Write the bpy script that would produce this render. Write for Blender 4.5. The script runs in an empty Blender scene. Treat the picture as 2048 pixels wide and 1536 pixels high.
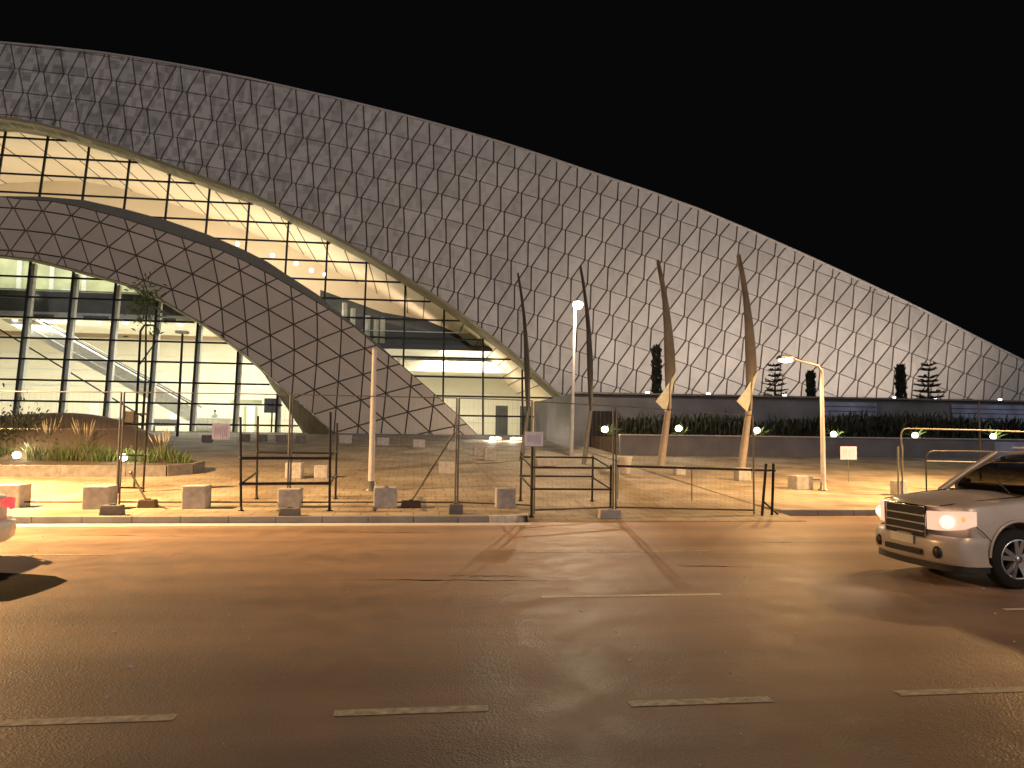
import bpy, bmesh, math, random
from mathutils import Vector, Matrix
random.seed(7)
R = math.radians
sc = bpy.context.scene
COL = sc.collection

# ------------------------------------------------------------------ camera
F, CX, CY = 1500.0, 1024.0, 768.0          # photograph pixels (2048 x 1536)
CAM = Vector((0, 0, 2.0))
YAW, PITCH, ROLL = R(7.3), math.atan(102 / F), 0.0122
h_ = Vector((math.sin(YAW), math.cos(YAW), 0))
r0 = Vector((math.cos(YAW), -math.sin(YAW), 0))
FWD = (h_ * math.cos(PITCH) + Vector((0, 0, math.sin(PITCH)))).normalized()
u0 = r0.cross(FWD)
RGT = (r0 + ROLL * u0).normalized()
UP = (u0 - ROLL * r0).normalized()
cam_d = bpy.data.cameras.new('camera')
cam_d.sensor_width = 36.0
cam_d.lens = F / 2048 * 36
cam_d.clip_end = 3000
cam = bpy.data.objects.new('camera', cam_d)
COL.objects.link(cam)
cam.matrix_world = Matrix(((RGT.x, UP.x, -FWD.x, CAM.x), (RGT.y, UP.y, -FWD.y, CAM.y),
                           (RGT.z, UP.z, -FWD.z, CAM.z), (0, 0, 0, 1)))
sc.camera = cam

# ------------------------------------------------------------------ world, glow, exposure
w = bpy.data.worlds.new('World'); sc.world = w; w.use_nodes = True
bg = w.node_tree.nodes['Background']
bg.inputs[0].default_value = (1.0, 0.96, 1.0, 1); bg.inputs[1].default_value = 0.0022
sun_d = bpy.data.lights.new('city_glow', 'SUN')
sun_d.energy = 0.74; sun_d.angle = R(75); sun_d.color = (1.0, 0.93, 0.92)
sun = bpy.data.objects.new('city_glow', sun_d); COL.objects.link(sun)
sun.rotation_euler = Vector((-0.25, 1.0, -0.42)).to_track_quat('-Z', 'Y').to_euler()
sc.view_settings.view_transform = 'Standard'; sc.view_settings.look = 'None'
sc.view_settings.exposure = 0.0; sc.view_settings.gamma = 1.0
sc.render.engine = 'CYCLES'
try:
    sc.cycles.use_denoising = True
    sc.cycles.denoiser = 'OPENIMAGEDENOISE'
    sc.cycles.sample_clamp_indirect = 4.0
    sc.cycles.max_bounces = 8
    sc.cycles.transparent_max_bounces = 16
except Exception:
    pass
SODIUM = (1.0, 0.57, 0.22)

# ------------------------------------------------------------------ pixel -> place
def ray(px, py):
    return FWD + RGT * ((px - CX) / F) - UP * ((py - CY) / F)
def onY(px, py, Y):
    d = ray(px, py); return CAM + d * (Y / d.y)
def onZ(px, py, z):
    d = ray(px, py); return CAM + d * ((z - CAM.z) / d.z)
KERB_Y = onZ(600, 1046, 0).y
NOSE_X = onZ(1050, 1040, 0).x
RIGHT_X = onZ(1560, 1031, 0).x
RKERB_Y = onZ(1650, 1031, 0).y
def G(X, Y):
    if Y < KERB_Y: return 0.0
    base = 0.15 + 0.05 * max(0.0, min(Y, 55) - 20)
    if X > NOSE_X:
        base = min(base, 0.008 + 0.046 * (Y - KERB_Y)) if X < RIGHT_X else (0.0 if Y < RKERB_Y else base)
    return base
def onG(px, py):
    d = ray(px, py); t0 = t1 = 2.0
    while t1 < 400:
        p = CAM + d * t1
        if p.z < G(p.x, p.y): break
        t0 = t1; t1 += 0.1
    for _ in range(30):
        tm = (t0 + t1) / 2; p = CAM + d * tm
        if p.z < G(p.x, p.y): t1 = tm
        else: t0 = tm
    return CAM + d * t1
def pxm(p):                                  # pixels per metre at p
    return F / (p - CAM).dot(FWD)
def onS(px, py, fn):                         # a curved face Y = fn(z)
    d = ray(px, py); Y = 58.0
    for _ in range(40):
        z = CAM.z + d.z * (Y / d.y); Y = 0.5 * Y + 0.5 * fn(z)
    return CAM + d * (Y / d.y)

# ------------------------------------------------------------------ materials
M = {}
def mat(name, col, rough=0.6, metal=0.0, var=0.12, scale=6.0, bump=0.0, emit=None, estr=0.0, spec=0.5, bscale=None):
    m = bpy.data.materials.new(name); m.use_nodes = True
    nt = m.node_tree; b = nt.nodes['Principled BSDF']
    b.inputs['Roughness'].default_value = rough; b.inputs['Metallic'].default_value = metal
    b.inputs['Specular IOR Level'].default_value = spec
    tc = nt.nodes.new('ShaderNodeTexCoord')
    n = nt.nodes.new('ShaderNodeTexNoise'); n.inputs['Scale'].default_value = scale; n.inputs['Detail'].default_value = 6
    nt.links.new(tc.outputs['Object'], n.inputs['Vector'])
    cr = nt.nodes.new('ShaderNodeValToRGB')
    cr.color_ramp.elements[0].position = 0.3; cr.color_ramp.elements[1].position = 0.7
    cr.color_ramp.elements[0].color = tuple(c * (1 - var) for c in col) + (1,)
    cr.color_ramp.elements[1].color = tuple(min(1, c * (1 + var)) for c in col) + (1,)
    nt.links.new(n.outputs['Fac'], cr.inputs['Fac']); nt.links.new(cr.outputs['Color'], b.inputs['Base Color'])
    if bump:
        n2 = nt.nodes.new('ShaderNodeTexNoise'); n2.inputs['Scale'].default_value = bscale or scale * 6; n2.inputs['Detail'].default_value = 4
        nt.links.new(tc.outputs['Object'], n2.inputs['Vector'])
        bp = nt.nodes.new('ShaderNodeBump'); bp.inputs['Strength'].default_value = bump; bp.inputs['Distance'].default_value = 0.02
        nt.links.new(n2.outputs['Fac'], bp.inputs['Height']); nt.links.new(bp.outputs['Normal'], b.inputs['Normal'])
    if emit:
        b.inputs['Emission Color'].default_value = tuple(emit) + (1,); b.inputs['Emission Strength'].default_value = estr
    M[name] = m; return m

def math_node(nt, op, a, b=None, clamp=False):
    n = nt.nodes.new('ShaderNodeMath'); n.operation = op; n.use_clamp = clamp
    for i, v in enumerate((a, b)):
        if v is None: continue
        if isinstance(v, (int, float)): n.inputs[i].default_value = v
        else: nt.links.new(v, n.inputs[i])
    return n.outputs[0]

def panel_mat(name, col, blocks):
    """cast panels: each island slightly different, faint printed blocks that fade along X"""
    m = bpy.data.materials.new(name); m.use_nodes = True; nt = m.node_tree; b = nt.nodes['Principled BSDF']
    b.inputs['Roughness'].default_value = 0.75
    geo = nt.nodes.new('ShaderNodeNewGeometry'); tc = nt.nodes.new('ShaderNodeTexCoord')
    sep = nt.nodes.new('ShaderNodeSeparateXYZ'); nt.links.new(tc.outputs['Object'], sep.inputs[0])
    isl = math_node(nt, 'MULTIPLY_ADD', geo.outputs['Random Per Island'], 0.2); nt.nodes[-1].inputs[2].default_value = 0.90
    val = isl
    no = nt.nodes.new('ShaderNodeTexNoise'); no.inputs['Scale'].default_value = 0.35; no.inputs['Detail'].default_value = 7
    nt.links.new(tc.outputs['Object'], no.inputs['Vector'])
    nv = math_node(nt, 'MULTIPLY_ADD', no.outputs['Fac'], 0.35); nt.nodes[-1].inputs[2].default_value = 0.82
    val = math_node(nt, 'MULTIPLY', val, nv)
    if blocks:
        for sx, sz, amt, thr, off in ((0.36, 0.85, 0.42, 0.60, 0.0), (0.52, 0.42, 0.28, 0.7, 3.3)):
            fx = math_node(nt, 'FLOOR', math_node(nt, 'DIVIDE', math_node(nt, 'ADD', sep.outputs['X'], off), sx))
            fz = math_node(nt, 'FLOOR', math_node(nt, 'DIVIDE', math_node(nt, 'ADD', sep.outputs['Z'], off), sz))
            cb = nt.nodes.new('ShaderNodeCombineXYZ'); nt.links.new(fx, cb.inputs[0]); nt.links.new(fz, cb.inputs[1])
            wn = nt.nodes.new('ShaderNodeTexWhiteNoise'); wn.noise_dimensions = '3D'; nt.links.new(cb.outputs[0], wn.inputs['Vector'])
            on = math_node(nt, 'GREATER_THAN', wn.outputs['Value'], thr)
            mr = nt.nodes.new('ShaderNodeMapRange'); mr.inputs['From Min'].default_value = -42; mr.inputs['From Max'].default_value = 18
            mr.inputs['To Min'].default_value = amt; mr.inputs['To Max'].default_value = amt * 0.12
            nt.links.new(sep.outputs['X'], mr.inputs['Value'])
            val = math_node(nt, 'MULTIPLY', val, math_node(nt, 'SUBTRACT', 1.0, math_node(nt, 'MULTIPLY', on, mr.outputs[0])))
    mx = nt.nodes.new('ShaderNodeMix'); mx.data_type = 'RGBA'; mx.blend_type = 'MULTIPLY'; mx.inputs['Factor'].default_value = 1
    mx.inputs[6].default_value = tuple(col) + (1,); nt.links.new(val, mx.inputs[7]); nt.links.new(mx.outputs[2], b.inputs['Base Color'])
    M[name] = m; return m

def glass_mat(name, tint, refl=0.08, rough=0.02):
    m = bpy.data.materials.new(name); m.use_nodes = True; nt = m.node_tree
    nt.nodes.remove(nt.nodes['Principled BSDF']); out = nt.nodes['Material Output']
    tr = nt.nodes.new('ShaderNodeBsdfTransparent'); tr.inputs[0].default_value = tuple(tint) + (1,)
    gl = nt.nodes.new('ShaderNodeBsdfGlossy'); gl.inputs['Roughness'].default_value = rough
    mix = nt.nodes.new('ShaderNodeMixShader'); fr = nt.nodes.new('ShaderNodeLayerWeight'); fr.inputs['Blend'].default_value = .5
    f2 = math_node(nt, 'ADD', math_node(nt, 'MULTIPLY', math_node(nt, 'POWER', fr.outputs['Facing'], 5.0), 0.8), refl, True)
    nt.links.new(f2, mix.inputs[0]); nt.links.new(tr.outputs[0], mix.inputs[1]); nt.links.new(gl.outputs[0], mix.inputs[2])
    nt.links.new(mix.outputs[0], out.inputs[0]); M[name] = m; return m

def asphalt_mat():
    m = bpy.data.materials.new('asphalt'); m.use_nodes = True; nt = m.node_tree; b = nt.nodes['Principled BSDF']
    tc = nt.nodes.new('ShaderNodeTexCoord'); mp = nt.nodes.new('ShaderNodeMapping')
    mp.inputs['Scale'].default_value = (0.12, 0.9, 1); nt.links.new(tc.outputs['Object'], mp.inputs[0])
    big = nt.nodes.new('ShaderNodeTexNoise'); big.inputs['Scale'].default_value = 1.0; big.inputs['Detail'].default_value = 8; nt.links.new(mp.outputs[0], big.inputs['Vector'])
    med = nt.nodes.new('ShaderNodeTexNoise'); med.inputs['Scale'].default_value = 2.3; med.inputs['Detail'].default_value = 8; nt.links.new(tc.outputs['Object'], med.inputs['Vector'])
    fine = nt.nodes.new('ShaderNodeTexNoise'); fine.inputs['Scale'].default_value = 75; fine.inputs['Detail'].default_value = 4; nt.links.new(tc.outputs['Object'], fine.inputs['Vector'])
    vor = nt.nodes.new('ShaderNodeTexVoronoi'); vor.inputs['Scale'].default_value = 55; nt.links.new(tc.outputs['Object'], vor.inputs['Vector'])
    s = math_node(nt, 'ADD', math_node(nt, 'MULTIPLY', big.outputs['Fac'], 0.62), math_node(nt, 'MULTIPLY', med.outputs['Fac'], 0.3))
    s = math_node(nt, 'ADD', s, math_node(nt, 'MULTIPLY', math_node(nt, 'SUBTRACT', fine.outputs['Fac'], .25), 0.42))
    cr = nt.nodes.new('ShaderNodeValToRGB'); e = cr.color_ramp.elements
    e[0].position = 0.36; e[0].color = (0.165, 0.110, 0.076, 1); e[1].position = 0.70; e[1].color = (0.38, 0.255, 0.175, 1)
    sepp = nt.nodes.new('ShaderNodeSeparateXYZ'); nt.links.new(tc.outputs['Object'], sepp.inputs[0])
    lane = math_node(nt, 'SINE', math_node(nt, 'MULTIPLY', sepp.outputs['Y'], 2 * math.pi / 1.82))
    s = math_node(nt, 'ADD', s, math_node(nt, 'MULTIPLY', math_node(nt, 'MULTIPLY', lane, big.outputs['Fac']), 0.10))
    nt.links.new(s, cr.inputs['Fac']); nt.links.new(cr.outputs['Color'], b.inputs['Base Color'])
    rr = nt.nodes.new('ShaderNodeMapRange'); rr.inputs['From Min'].default_value = 0.35; rr.inputs['From Max'].default_value = 0.65
    rr.inputs['To Min'].default_value = 0.44; rr.inputs['To Max'].default_value = 0.58
    nt.links.new(med.outputs['Fac'], rr.inputs['Value']); nt.links.new(rr.outputs[0], b.inputs['Roughness'])
    b.inputs['Specular IOR Level'].default_value = 0.5
    rip = nt.nodes.new('ShaderNodeTexNoise'); rip.inputs['Scale'].default_value = 9; rip.inputs['Detail'].default_value = 3; nt.links.new(tc.outputs['Object'], rip.inputs['Vector'])
    hgt = math_node(nt, 'ADD', math_node(nt, 'MULTIPLY', vor.outputs['Distance'], 0.7), math_node(nt, 'MULTIPLY', rip.outputs['Fac'], 1.0))
    bp = nt.nodes.new('ShaderNodeBump'); bp.inputs['Strength'].default_value = 0.5; bp.inputs['Distance'].default_value = 0.010
    nt.links.new(hgt, bp.inputs['Height']); nt.links.new(bp.outputs['Normal'], b.inputs['Normal'])
    M['asphalt'] = m

def paving_mat():
    m = bpy.data.materials.new('paving'); m.use_nodes = True; nt = m.node_tree; b = nt.nodes['Principled BSDF']
    tc = nt.nodes.new('ShaderNodeTexCoord')
    br = nt.nodes.new('ShaderNodeTexBrick'); br.inputs['Scale'].default_value = 1.0
    br.inputs['Brick Width'].default_value = 0.6; br.inputs['Row Height'].default_value = 0.6; br.inputs['Mortar Size'].default_value = 0.014
    br.inputs['Color1'].default_value = (0.36, 0.31, 0.24, 1); br.inputs['Color2'].default_value = (0.42, 0.36, 0.28, 1); br.inputs['Mortar'].default_value = (0.17, 0.14, 0.10, 1)
    nt.links.new(tc.outputs['Object'], br.inputs['Vector'])
    n = nt.nodes.new('ShaderNodeTexNoise'); n.inputs['Scale'].default_value = 0.6; n.inputs['Detail'].default_value = 9; nt.links.new(tc.outputs['Object'], n.inputs['Vector'])
    cr = nt.nodes.new('ShaderNodeValToRGB'); cr.color_ramp.elements[0].position = 0.35; cr.color_ramp.elements[0].color = (0.55, 0.50, 0.44, 1)
    cr.color_ramp.elements[1].position = 0.62; cr.color_ramp.elements[1].color = (1, 1, 1, 1); nt.links.new(n.outputs['Fac'], cr.inputs['Fac'])
    mx = nt.nodes.new('ShaderNodeMix'); mx.data_type = 'RGBA'; mx.blend_type = 'MULTIPLY'; mx.inputs['Factor'].default_value = 1
    nt.links.new(br.outputs['Color'], mx.inputs[6]); nt.links.new(cr.outputs['Color'], mx.inputs[7]); nt.links.new(mx.outputs[2], b.inputs['Base Color'])
    b.inputs['Roughness'].default_value = 0.7
    bp = nt.nodes.new('ShaderNodeBump'); bp.inputs['Strength'].default_value = 0.3; bp.inputs['Distance'].default_value = 0.01
    nt.links.new(n.outputs['Fac'], bp.inputs['Height']); nt.links.new(bp.outputs['Normal'], b.inputs['Normal'])
    M['paving'] = m

asphalt_mat(); paving_mat()
panel_mat('shell_panel', (0.46, 0.44, 0.43), True)
panel_mat('arch_panel', (0.50, 0.43, 0.37), False)
mat('joint', (0.085, 0.07, 0.058), 0.9)
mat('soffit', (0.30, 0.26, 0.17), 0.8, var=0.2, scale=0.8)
mat('band', (0.16, 0.155, 0.14), 0.8)
mat('black_metal', (0.012, 0.012, 0.013), 0.45, 0.4)
mat('mullion_grey', (0.70, 0.70, 0.66), 0.5)
mat('cream_wall', (0.80, 0.76, 0.63), 0.8, var=0.05, scale=0.5)
mat('peach_ceiling', (0.80, 0.66, 0.50), 0.85, var=0.07, scale=0.25)
mat('green_wall', (0.50, 0.52, 0.33), 0.7, var=0.25, scale=0.6)
mat('white_paint', (0.78, 0.77, 0.72), 0.5)
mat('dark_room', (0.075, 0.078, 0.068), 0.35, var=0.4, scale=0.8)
mat('hall_floor', (0.62, 0.58, 0.48), 0.25)
mat('grey_pipe', (0.13, 0.128, 0.125), 0.6)
mat('steel', (0.55, 0.56, 0.55), 0.3, 0.8)
mat('galv', (0.20, 0.195, 0.19), 0.45, 0.7)
mat('pole_white', (0.52, 0.50, 0.52), 0.35, 0.1)
mat('scaffold_black', (0.014, 0.013, 0.014), 0.5, 0.3)
mat('scaffold_rust', (0.10, 0.065, 0.04), 0.7, 0.2)
mat('concrete', (0.40, 0.385, 0.385), 0.8, bump=0.35, scale=7, var=0.2)
mat('concrete_dark', (0.16, 0.15, 0.145), 0.85, bump=0.3, scale=5, var=0.25)
mat('kerbstone', (0.26, 0.25, 0.25), 0.8, bump=0.2, scale=2, var=0.2)
mat('kerb_white', (0.55, 0.53, 0.52), 0.7)
mat('wall_stone', (0.15, 0.145, 0.165), 0.75, scale=0.9, var=0.2, bump=0.1)
mat('podium_stone', (0.13, 0.13, 0.15), 0.6, scale=0.6, var=0.3)
mat('blue_light_tone', (0.22, 0.26, 0.42), 0.3, scale=0.7, var=0.5)  # bluish light on the wall, put into the colour
mat('berm_render', (0.15, 0.115, 0.085), 0.55, scale=0.5, var=0.2)
mat('soil', (0.09, 0.065, 0.045), 0.95, scale=3, var=0.4)
mat('grass_blade', (0.10, 0.145, 0.045), 0.6, var=0.5, scale=3)
mat('grass_plume', (0.42, 0.34, 0.22), 0.8)
mat('shrub_leaf', (0.045, 0.05, 0.022), 0.6, var=0.5, scale=4)
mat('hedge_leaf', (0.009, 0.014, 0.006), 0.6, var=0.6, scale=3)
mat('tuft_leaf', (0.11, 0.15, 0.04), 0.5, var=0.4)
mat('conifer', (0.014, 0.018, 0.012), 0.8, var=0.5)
mat('bark', (0.06, 0.045, 0.03), 0.9)
mat('sail_grey', (0.085, 0.08, 0.075), 0.8, var=0.2, scale=1.5)
mat('sail_olive', (0.20, 0.18, 0.145), 0.8, var=0.25, scale=1.5)
mat('sail_pale', (0.80, 0.79, 0.62), 0.7, var=0.1)
mat('mast_beige', (0.40, 0.33, 0.27), 0.55)
mat('marking', (0.56, 0.49, 0.36), 0.6, scale=14, var=0.4)
mat('marking_bright', (0.74, 0.68, 0.55), 0.6, scale=14, var=0.15)
mat('marking_worn', (0.46, 0.40, 0.30), 0.6, scale=14, var=0.5)
mat('shadow_seam', (0.012, 0.012, 0.010), 0.95, spec=0.05, scale=2, var=0.3)  # dark tone of the painted car shadow and of the road seams
mat('paper', (0.40, 0.39, 0.58), 0.7, var=0.04)
mat('paper_front_lit', (0.80, 0.78, 0.90), 0.7, var=0.04)  # same paper, with the light on its front put into the colour
mat('ink', (0.36, 0.32, 0.48), 0.7)
mat('suv_paint', (0.54, 0.48, 0.45), 0.3, 0.15, var=0.10, scale=2.5)
mat('suv_trim', (0.02, 0.018, 0.018), 0.5)
mat('chrome', (0.7, 0.68, 0.65), 0.15, 1.0)
mat('tyre', (0.012, 0.012, 0.012), 0.85)
mat('rim_alloy', (0.6, 0.62, 0.66), 0.25, 0.9)
mat('car_glass', (0.015, 0.015, 0.014), 0.06, 0.0, spec=0.6)
mat('white_car', (0.80, 0.79, 0.78), 0.25, 0.05, var=0.02)
mat('head_lens', (0.8, 0.7, 0.6), 0.3, emit=(1, 0.62, 0.45), estr=0.75)
mat('head_bulb', (1, 1, 1), 0.3, emit=(1, 0.86, 0.66), estr=9)
mat('head_glow', (1, .9, .8), 0.3, emit=(1, 0.70, 0.50), estr=1.6)
mat('amber_lens', (0.8, 0.35, 0.1), 0.3, emit=(1, 0.5, 0.2), estr=0.8)
mat('tail_lens', (0.6, 0.02, 0.04), 0.3, emit=(1, 0.05, 0.09), estr=0.9)
mat('sodium_lens', (1, 0.8, 0.5), 0.4, emit=(1, 0.72, 0.38), estr=16)
mat('white_lens', (1, 1, 0.95), 0.4, emit=(1, 0.96, 0.86), estr=14)
mat('green_lens', (1, 1, 0.9), 0.4, emit=(1.0, 0.95, 0.66), estr=11)
mat('strip_light', (1, 1, 1), 0.4, emit=(1, 0.93, 0.78), estr=2.4)
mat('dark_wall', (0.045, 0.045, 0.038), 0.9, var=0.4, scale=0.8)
mat('screen', (0.02, 0.02, 0.025), 0.2)
mat('skin', (0.45, 0.28, 0.2), 0.6)
mat('shirt', (0.55, 0.55, 0.52), 0.8)
mat('hair', (0.02, 0.015, 0.012), 0.7)
mat('trousers', (0.04, 0.04, 0.05), 0.8)
glass_mat('glazing', (0.93, 0.95, 0.90), 0.05)
glass_mat('balustrade_glass', (0.72, 0.76, 0.70), 0.0)

# ------------------------------------------------------------------ mesh helpers
def tag(o, label=None, cat=None, group=None, kind=None):
    if label: o['label'] = label
    if cat: o['category'] = cat
    if group: o['group'] = group
    if kind: o['kind'] = kind
    return o
def thing(name, label, cat, loc, group=None):
    o = bpy.data.objects.new(name, None); COL.objects.link(o); o.location = loc; o.empty_display_size = 0.3
    return tag(o, label, cat, group)
def top_loc(o):
    while o.parent: o = o.parent
    return Vector(o.location) if o.type == 'EMPTY' else Vector(o.location)
class MB:
    def __init__(s): s.v = []; s.f = []; s.sm = []
    def add(s, vs, fs, smooth=False):
        n = len(s.v); s.v += [Vector(v) for v in vs]
        for f in fs: s.f.append([i + n for i in f]); s.sm.append(smooth)
        return s
    def box(s, c, d, rz=0.0, bev=0.0, taper=1.0):
        c = Vector(c); x, y, z = d[0] / 2, d[1] / 2, d[2] / 2
        if bev <= 0:
            pts = [(-x, -y, -z), (x, -y, -z), (x, y, -z), (-x, y, -z), (-x * taper, -y * taper, z), (x * taper, -y * taper, z), (x * taper, y * taper, z), (-x * taper, y * taper, z)]
            fs = [(0, 3, 2, 1), (4, 5, 6, 7), (0, 1, 5, 4), (1, 2, 6, 5), (2, 3, 7, 6), (3, 0, 4, 7)]
        else:
            bm = bmesh.new(); bmesh.ops.create_cube(bm, size=1)
            for v in bm.verts: v.co = Vector((v.co.x * 2 * x, v.co.y * 2 * y, v.co.z * 2 * z))
            bmesh.ops.bevel(bm, geom=list(bm.edges), offset=bev, segments=2, affect='EDGES', profile=0.5)
            bm.verts.ensure_lookup_table(); bm.verts.index_update()
            pts = [tuple(v.co) for v in bm.verts]
            if taper != 1.0: pts = [(p[0] * (1 + (taper - 1) * (p[2] / (2 * z) + .5)), p[1] * (1 + (taper - 1) * (p[2] / (2 * z) + .5)), p[2]) for p in pts]
            fs = [[v.index for v in f.verts] for f in bm.faces]; bm.free()
        ca, sa = math.cos(rz), math.sin(rz)
        return s.add([c + Vector((p[0] * ca - p[1] * sa, p[0] * sa + p[1] * ca, p[2])) for p in pts], fs)
    def tube(s, path, r, n=8, smooth=True, cap=True):
        path = [Vector(p) for p in path]; rs = r if isinstance(r, (list, tuple)) else [r] * len(path)
        rings = []; prev = None
        for i, p in enumerate(path):
            t = (path[min(i + 1, len(path) - 1)] - path[max(i - 1, 0)]).normalized()
            a = prev - t * prev.dot(t) if prev else (Vector((1, 0, 0)) if abs(t.x) < .9 else Vector((0, 1, 0))).cross(t)
            if a.length < 1e-6: a = Vector((0, 1, 0)).cross(t)
            a.normalize(); b = t.cross(a); prev = a
            rings.append([p + (a * math.cos(2 * math.pi * k / n) + b * math.sin(2 * math.pi * k / n)) * rs[i] for k in range(n)])
        vs = [v for rg in rings for v in rg]; fs = []
        for i in range(len(rings) - 1):
            for k in range(n): fs.append((i * n + k, i * n + (k + 1) % n, (i + 1) * n + (k + 1) % n, (i + 1) * n + k))
        s.add(vs, fs, smooth)
        if cap:
            s.add(rings[0], [tuple(range(n))[::-1]]); s.add(rings[-1], [tuple(range(n))])
        return s
    def bar(s, a, b, wx, wy=None):
        """square bar between two points"""
        a, b = Vector(a), Vector(b); t = (b - a).normalized(); wy = wy or wx
        u = Vector((0, 0, 1)).cross(t) if abs(t.z) < .95 else Vector((0, 1, 0)).cross(t)
        u.normalize(); v = t.cross(u)
        vs = [p + u * (sx * wx / 2) + v * (sy * wy / 2) for p in (a, b) for sx, sy in ((-1, -1), (1, -1), (1, 1), (-1, 1))]
        return s.add(vs, [(0, 3, 2, 1), (4, 5, 6, 7), (0, 1, 5, 4), (1, 2, 6, 5), (2, 3, 7, 6), (3, 0, 4, 7)])
    def lathe(s, c, prof, n=20, axis='Z', smooth=True, cap=True):
        c = Vector(c); vs = []; fs = []
        for r_, z in prof:
            for k in range(n):
                a = 2 * math.pi * k / n; x, y = r_ * math.cos(a), r_ * math.sin(a)
                vs.append(c + (Vector((x, y, z)) if axis == 'Z' else Vector((x, z, y)) if axis == 'Y' else Vector((z, x, y))))
        for i in range(len(prof) - 1):
            for k in range(n): fs.append((i * n + k, i * n + (k + 1) % n, (i + 1) * n + (k + 1) % n, (i + 1) * n + k))
        if cap: fs.append(tuple(range(n))[::-1]); fs.append(tuple(range((len(prof) - 1) * n, len(prof) * n)))
        return s.add(vs, fs, smooth)
    def prism(s, pts, off):
        """closed outline (3-D points) given thickness along off"""
        n = len(pts); off = Vector(off); a = [Vector(p) for p in pts]
        return s.add(a + [p + off for p in a], [tuple(range(n)), tuple(range(2 * n - 1, n - 1, -1))] + [((i + 1) % n, i, n + i, n + (i + 1) % n) for i in range(n)])
    def sheet(s, grid, smooth=True):
        m, n = len(grid), len(grid[0])
        return s.add([p for row in grid for p in row], [(i * n + j, i * n + j + 1, (i + 1) * n + j + 1, (i + 1) * n + j) for i in range(m - 1) for j in range(n - 1)], smooth)
    def ball(s, c, r, n=12, sq=(1, 1, 1)):
        c = Vector(c); prof = [(math.sin(math.pi * i / (n // 2)) , -math.cos(math.pi * i / (n // 2))) for i in range(n // 2 + 1)]
        vs = []; fs = []
        for r_, z in prof:
            for k in range(n):
                a = 2 * math.pi * k / n; vs.append(c + Vector((max(r_, .01) * math.cos(a) * r * sq[0], max(r_, .01) * math.sin(a) * r * sq[1], z * r * sq[2])))
        for i in range(len(prof) - 1):
            for k in range(n): fs.append((i * n + k, i * n + (k + 1) % n, (i + 1) * n + (k + 1) % n, (i + 1) * n + k))
        return s.add(vs, fs, True)
    def build(s, name, m, parent=None, fix=True):
        off = top_loc(parent) if parent else Vector((0, 0, 0))
        me = bpy.data.meshes.new(name); me.from_pydata([tuple(v - off) for v in s.v], [], s.f)
        me.polygons.foreach_set('use_smooth', s.sm); me.materials.append(M[m] if isinstance(m, str) else m); me.update()
        if fix:
            bm = bmesh.new(); bm.from_mesh(me); bmesh.ops.recalc_face_normals(bm, faces=bm.faces); bm.to_mesh(me); bm.free()
        o = bpy.data.objects.new(name, me); COL.objects.link(o)
        if parent: o.parent = parent
        return o
def rehome(o, p):
    """a single-mesh thing gets its origin at its base"""
    o.data.transform(Matrix.Translation(-Vector(p))); o.location = p; return o
def copy_tree(o, parent=None):
    c = o.copy(); COL.objects.link(c); c.parent = parent
    for ch in [x for x in bpy.data.objects if x.parent == o]: copy_tree(ch, c)
    return c
def light(name, kind, loc, energy, color, parent=None, radius=0.1, aim=None, spot=None, blend=0.5, size=None):
    d = bpy.data.lights.new(name, kind); d.energy = energy; d.color = color
    if kind == 'AREA': d.shape = 'RECTANGLE'; d.size, d.size_y = size
    else: d.shadow_soft_size = radius
    if kind == 'SPOT': d.spot_size = spot; d.spot_blend = blend
    o = bpy.data.objects.new(name, d); COL.objects.link(o)
    o.location = Vector(loc) - (top_loc(parent) if parent else Vector((0, 0, 0)))
    if kind == 'AREA' and aim is not None:
        z_ = -Vector(aim).normalized(); x_ = (Vector((1, 0, 0)) - z_ * z_.x).normalized(); y_ = z_.cross(x_)
        o.rotation_euler = Matrix((x_, y_, z_)).transposed().to_euler()
    elif aim is not None: o.rotation_euler = Vector(aim).to_track_quat('-Z', 'Y').to_euler()
    if parent: o.parent = parent
    return o
def lerp_fn(pts):
    pts = sorted(pts)
    def f(x):
        if x <= pts[0][0]: return pts[0][1]
        for (a, b), (c, d) in zip(pts, pts[1:]):
            if x <= c: return b + (d - b) * (x - a) / (c - a)
        return pts[-1][1]
    return f
def clip_convex(subj, win):
    A = sum(win[i][0] * win[(i + 1) % len(win)][1] - win[(i + 1) % len(win)][0] * win[i][1] for i in range(len(win)))
    if A < 0: win = win[::-1]
    out = subj
    for i in range(len(win)):
        a, b = win[i], win[(i + 1) % len(win)]; inp = out; out = []
        side = lambda p: (b[0] - a[0]) * (p[1] - a[1]) - (b[1] - a[1]) * (p[0] - a[0])
        for j in range(len(inp)):
            p, q = inp[j], inp[(j + 1) % len(inp)]; sp, sq = side(p), side(q)
            if sp >= 0: out.append(p)
            if sp * sq < 0: t = sp / (sp - sq); out.append((p[0] + (q[0] - p[0]) * t, p[1] + (q[1] - p[1]) * t))
        if not out: return []
    return out
def area(p): return sum(p[i][0] * p[(i + 1) % len(p)][1] - p[(i + 1) % len(p)][0] * p[i][1] for i in range(len(p))) / 2
def clean(p):
    o = []
    for q in p:
        if not o or math.hypot(q[0] - o[-1][0], q[1] - o[-1][1]) > 0.6: o.append(q)
    if len(o) > 1 and math.hypot(o[0][0] - o[-1][0], o[0][1] - o[-1][1]) < 0.6: o.pop()
    return o
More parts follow.
